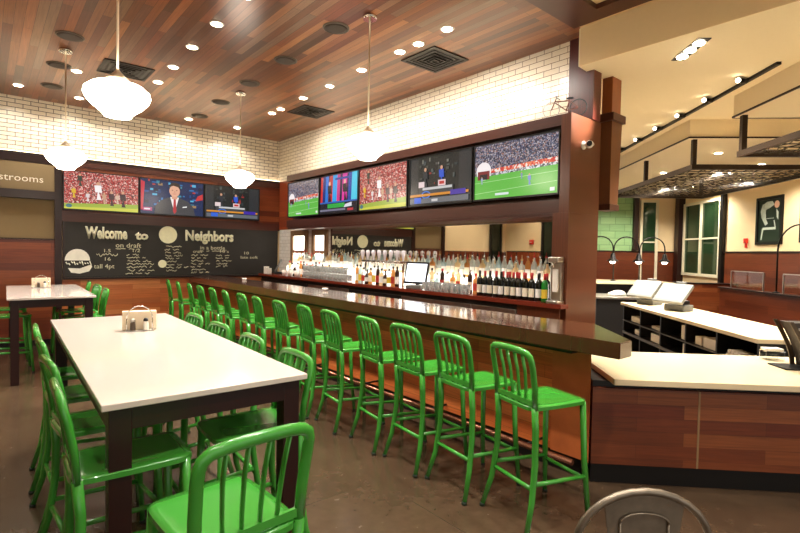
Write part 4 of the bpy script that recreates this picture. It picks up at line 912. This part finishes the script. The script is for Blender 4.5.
# track slot with spots, and the triple lamp
t = thing('spotlight_track', 'black ceiling slot carrying a line of seven small spotlights', 'track light')
c = B45(); c.box(3.40, 3.445, 5.35, 10.6, ZL-.03, ZL-.0005); c.build('track', BLACKM, t)
for i, u in enumerate((5.75, 6.45, 7.15, 7.85, 8.6, 9.35, 10.1)):
    c = B45(); c.tube([(3.40, u+.10, ZL-.032), (3.33, u+.06, ZL-.034), (3.26, u, ZL-.05)], .026, 10, up=(0, 0, 1)); s = c.build('spotlight', BLACKM, t)
    c = B45(); c.sphere((3.25, u-.01, ZL-.055), .026, 12); c.build('lamp_face', mat('spot_lens', (255, 240, 215), .3, emit=5), s)
    ld = bpy.data.lights.new('track_spot', 'SPOT'); ld.energy = 220; ld.spot_size = 1.9; ld.spot_blend = .7; ld.color = (1, .93, .82); ld.shadow_soft_size = .05
    lo = bpy.data.objects.new('track_spot_beam', ld); COL.objects.link(lo); lo.parent = s; lo.location = W(3.17, u-.03, ZL-.12)
t = thing('triple_downlight', 'black recessed fitting with three bright round lamps in the cream ceiling', 'light', W(2.39, 5.02, ZL), -PI/4)
MB().box(-.06, .06, -.26, .26, -.008, -.0005).build('housing', BLACKM, t)
for y in (-.16, 0, .16): MB().lathe([(.045, -.02), (.052, -.0085)], 0, y, 0, 18).build('lamp_face', LAMPW, t)
ld = bpy.data.lights.new('pier_beam', 'SPOT'); ld.energy = 420; ld.spot_size = .5; ld.spot_blend = .8; ld.color = (1, .92, .82); ld.shadow_soft_size = .05
lo = bpy.data.objects.new('pier_beam', ld); COL.objects.link(lo); lo.parent = t; lo.location = (0, 0, -.04)
d_ = Matrix.Rotation(PI/4, 3, 'Z') @ (Vector((4.87, 2.76, 3.2))-Vector(W(2.39, 5.02, ZL))); lo.rotation_euler = d_.to_track_quat('-Z', 'Y').to_euler()
k = 0
for v, u in ((4.6, 8.6), (4.6, 10.6), (5.9, 9.6), (4.9, 5.2), (6.1, 4.6), (6.2, 12.6), (4.9, 13.2)):
    p = W(v, u); canlight(p[0], p[1], 'added fill light in the cream soffit above the service side, %s' % ORD[k], 150, 'added soffit fill lights', 3.43, 2.6, (1, .93, .82)); k += 1  # lamps and fittings added to light the service side
for p in ((5.9, .6), (6.9, 1.0), (5.6, -1.2)):
    canlight(p[0], p[1], 'added fill light in the cream ceiling over the service counter, %s' % ORD[k-7], 190, 'added counter fill lights', ZL, 2.0, (1, .93, .82)); k += 1  # lamps added to bounce light off the counter onto the ceiling

# ------------------------------------------------------------------ counter items at the right border
t = thing('menu_rack', 'black curved menu rack with grey toothed card holder on the counter', 'menu rack', W(2.90, 4.20, .8005), -PI/4)
MB().box(-.14, .30, -.11, .11, 0, .012, .003).build('base', BLACKP, t)
fx = lambda q: .04-.15*q**1.6
c = MB(); c.M = Matrix.Rotation(PI/2, 4, 'X')
c.prism([(fx(i/10)+.03, .013+.36*i/10) for i in range(11)]+[(.28, .373), (.28, .013)], -.085, .085); c.build('menu_body', mat('dark_menu_cover', (50, 40, 34), .45, noise=.3, scale=30), t)
for sy in (-.093, .093):
    c = MB(); c.M = Matrix.Rotation(PI/2, 4, 'X'); c.prism([(fx(i/10)-.012, .013+.37*i/10) for i in range(11)]+[(fx(i/10)+.022, .013+.37*i/10) for i in range(10, -1, -1)], sy-.006, sy+.006); c.build('side_rail', mat('bronze_rail', (74, 60, 44), .35, .4), t)
c = MB()
for k_ in range(11):
    q = k_/11; c.box(fx(q)+.045, fx(q)+.10-.012*(k_ % 2), -.103, -.0865, .03+.31*q, .03+.31*q+.021, .002)
c.build('card_teeth', mat('grey_card', (150, 146, 140), .5), t)
t = thing('card_stand', 'small clear acrylic stand with white cards beside the menu rack', 'stand', W(2.93, 4.52, .8005), -PI/4)
c = MB(); c.box(-.075, .075, .04, .045, .0, .07); c.box(-.075, .075, -.045, -.04, .0, .07); c.box(-.08, .08, -.05, .05, .0705, .078); c.build('acrylic_frame', GLASS, t)
MB().box(-.07, .07, -.045, .045, .0785, .10, .003).build('card_pile', PAPER, t)

# ------------------------------------------------------------------ metal chair in the foreground
t = thing('metal_chair', 'worn gunmetal metal chair back at the lower border of the view', 'chair', (1.925, .905, 0), math.radians(49))
# faces +x (away from the camera)
c = MB()
hoop = [(-.20, -.21, .44), (-.225, -.232, .56), (-.235, -.235, .66)]+[(-.24-.01*math.sin(a), -.235*math.cos(a), .66+.20*math.sin(a)) for a in [PI*i/14 for i in range(1, 14)]]+[(-.235, .235, .66), (-.225, .232, .56), (-.20, .21, .44)]
c.tube(hoop, .013, 10, up=(1, 0, 0)); c.build('back_hoop', GALV, t)
c = MB(); P = []
zt = lambda y: .66+.20*math.sqrt(max(0, 1-(y/.235)**2))
n = 10
for side in (0, 1):
    for i in range(n+1):
        f = -1+2*i/n; P.append([c._v((-.244+.012*(1-q)*1+side*.004, f*(.095+(.125-.0)*q*.36), .44+(zt(f*.14)-.44)*q)) for q in [j/8 for j in range(9)]])
for s_ in (0, 1):
    for i in range(n):
        for j in range(8): c._f([P[s_*(n+1)+i][j], P[s_*(n+1)+i+1][j], P[s_*(n+1)+i+1][j+1], P[s_*(n+1)+i][j+1]], True)
bk = c.build('back_plate', GALV, t)
c = MB(); c.tube([(-.248, .085*math.cos(a), .745+.035*math.sin(a)) for a in [PI*i/12 for i in range(13)]], .004, 6, up=(1, 0, 0)); c.tube([(-.247, -.085, .745), (-.243, -.08, .5)], .004, 6, up=(1, 0, 0)); c.tube([(-.247, .085, .745), (-.243, .08, .5)], .004, 6, up=(1, 0, 0)); c.build('pressed_rib', GALV, bk)
MB().box(-.19, .19, -.19, .19, .425, .45, .012).build('seat', GALV, t)
for sx in (-1, 1):
    for sy in (-1, 1): MB().tube([(sx*.165, sy*.165, .426), (sx*.215, sy*.215, 0.001)], [.022, .014], 8).build('leg', GALV, t)

# ------------------------------------------------------------------ camera, world, colour
cam = bpy.data.cameras.new('camera'); cam.sensor_width = 36; cam.lens = 489.463/800*36; cam.clip_start = .02
co = bpy.data.objects.new('camera', cam); COL.objects.link(co)
Rr, Uu, Ff = (0.7610974, -0.6483681, 0.0186934), (0.0047890, 0.0344357, 0.9993954), (0.6486199, 0.7605478, -0.0293140)
co.matrix_world = Matrix(((Rr[0], Uu[0], -Ff[0], 0), (Rr[1], Uu[1], -Ff[1], 0), (Rr[2], Uu[2], -Ff[2], 1.68), (0, 0, 0, 1)))
sc = bpy.context.scene; sc.camera = co
w = bpy.data.worlds.new('world'); sc.world = w; w.use_nodes = True
w.node_tree.nodes['Background'].inputs['Color'].default_value = (1, .92, .82, 1); w.node_tree.nodes['Background'].inputs['Strength'].default_value = .5
sc.view_settings.view_transform = 'Standard'; sc.view_settings.look = 'None'; sc.view_settings.gamma = 1; sc.view_settings.exposure = 1.0
sc.cycles.use_denoising = True
sc.cycles.max_bounces = 8; sc.cycles.diffuse_bounces = 4
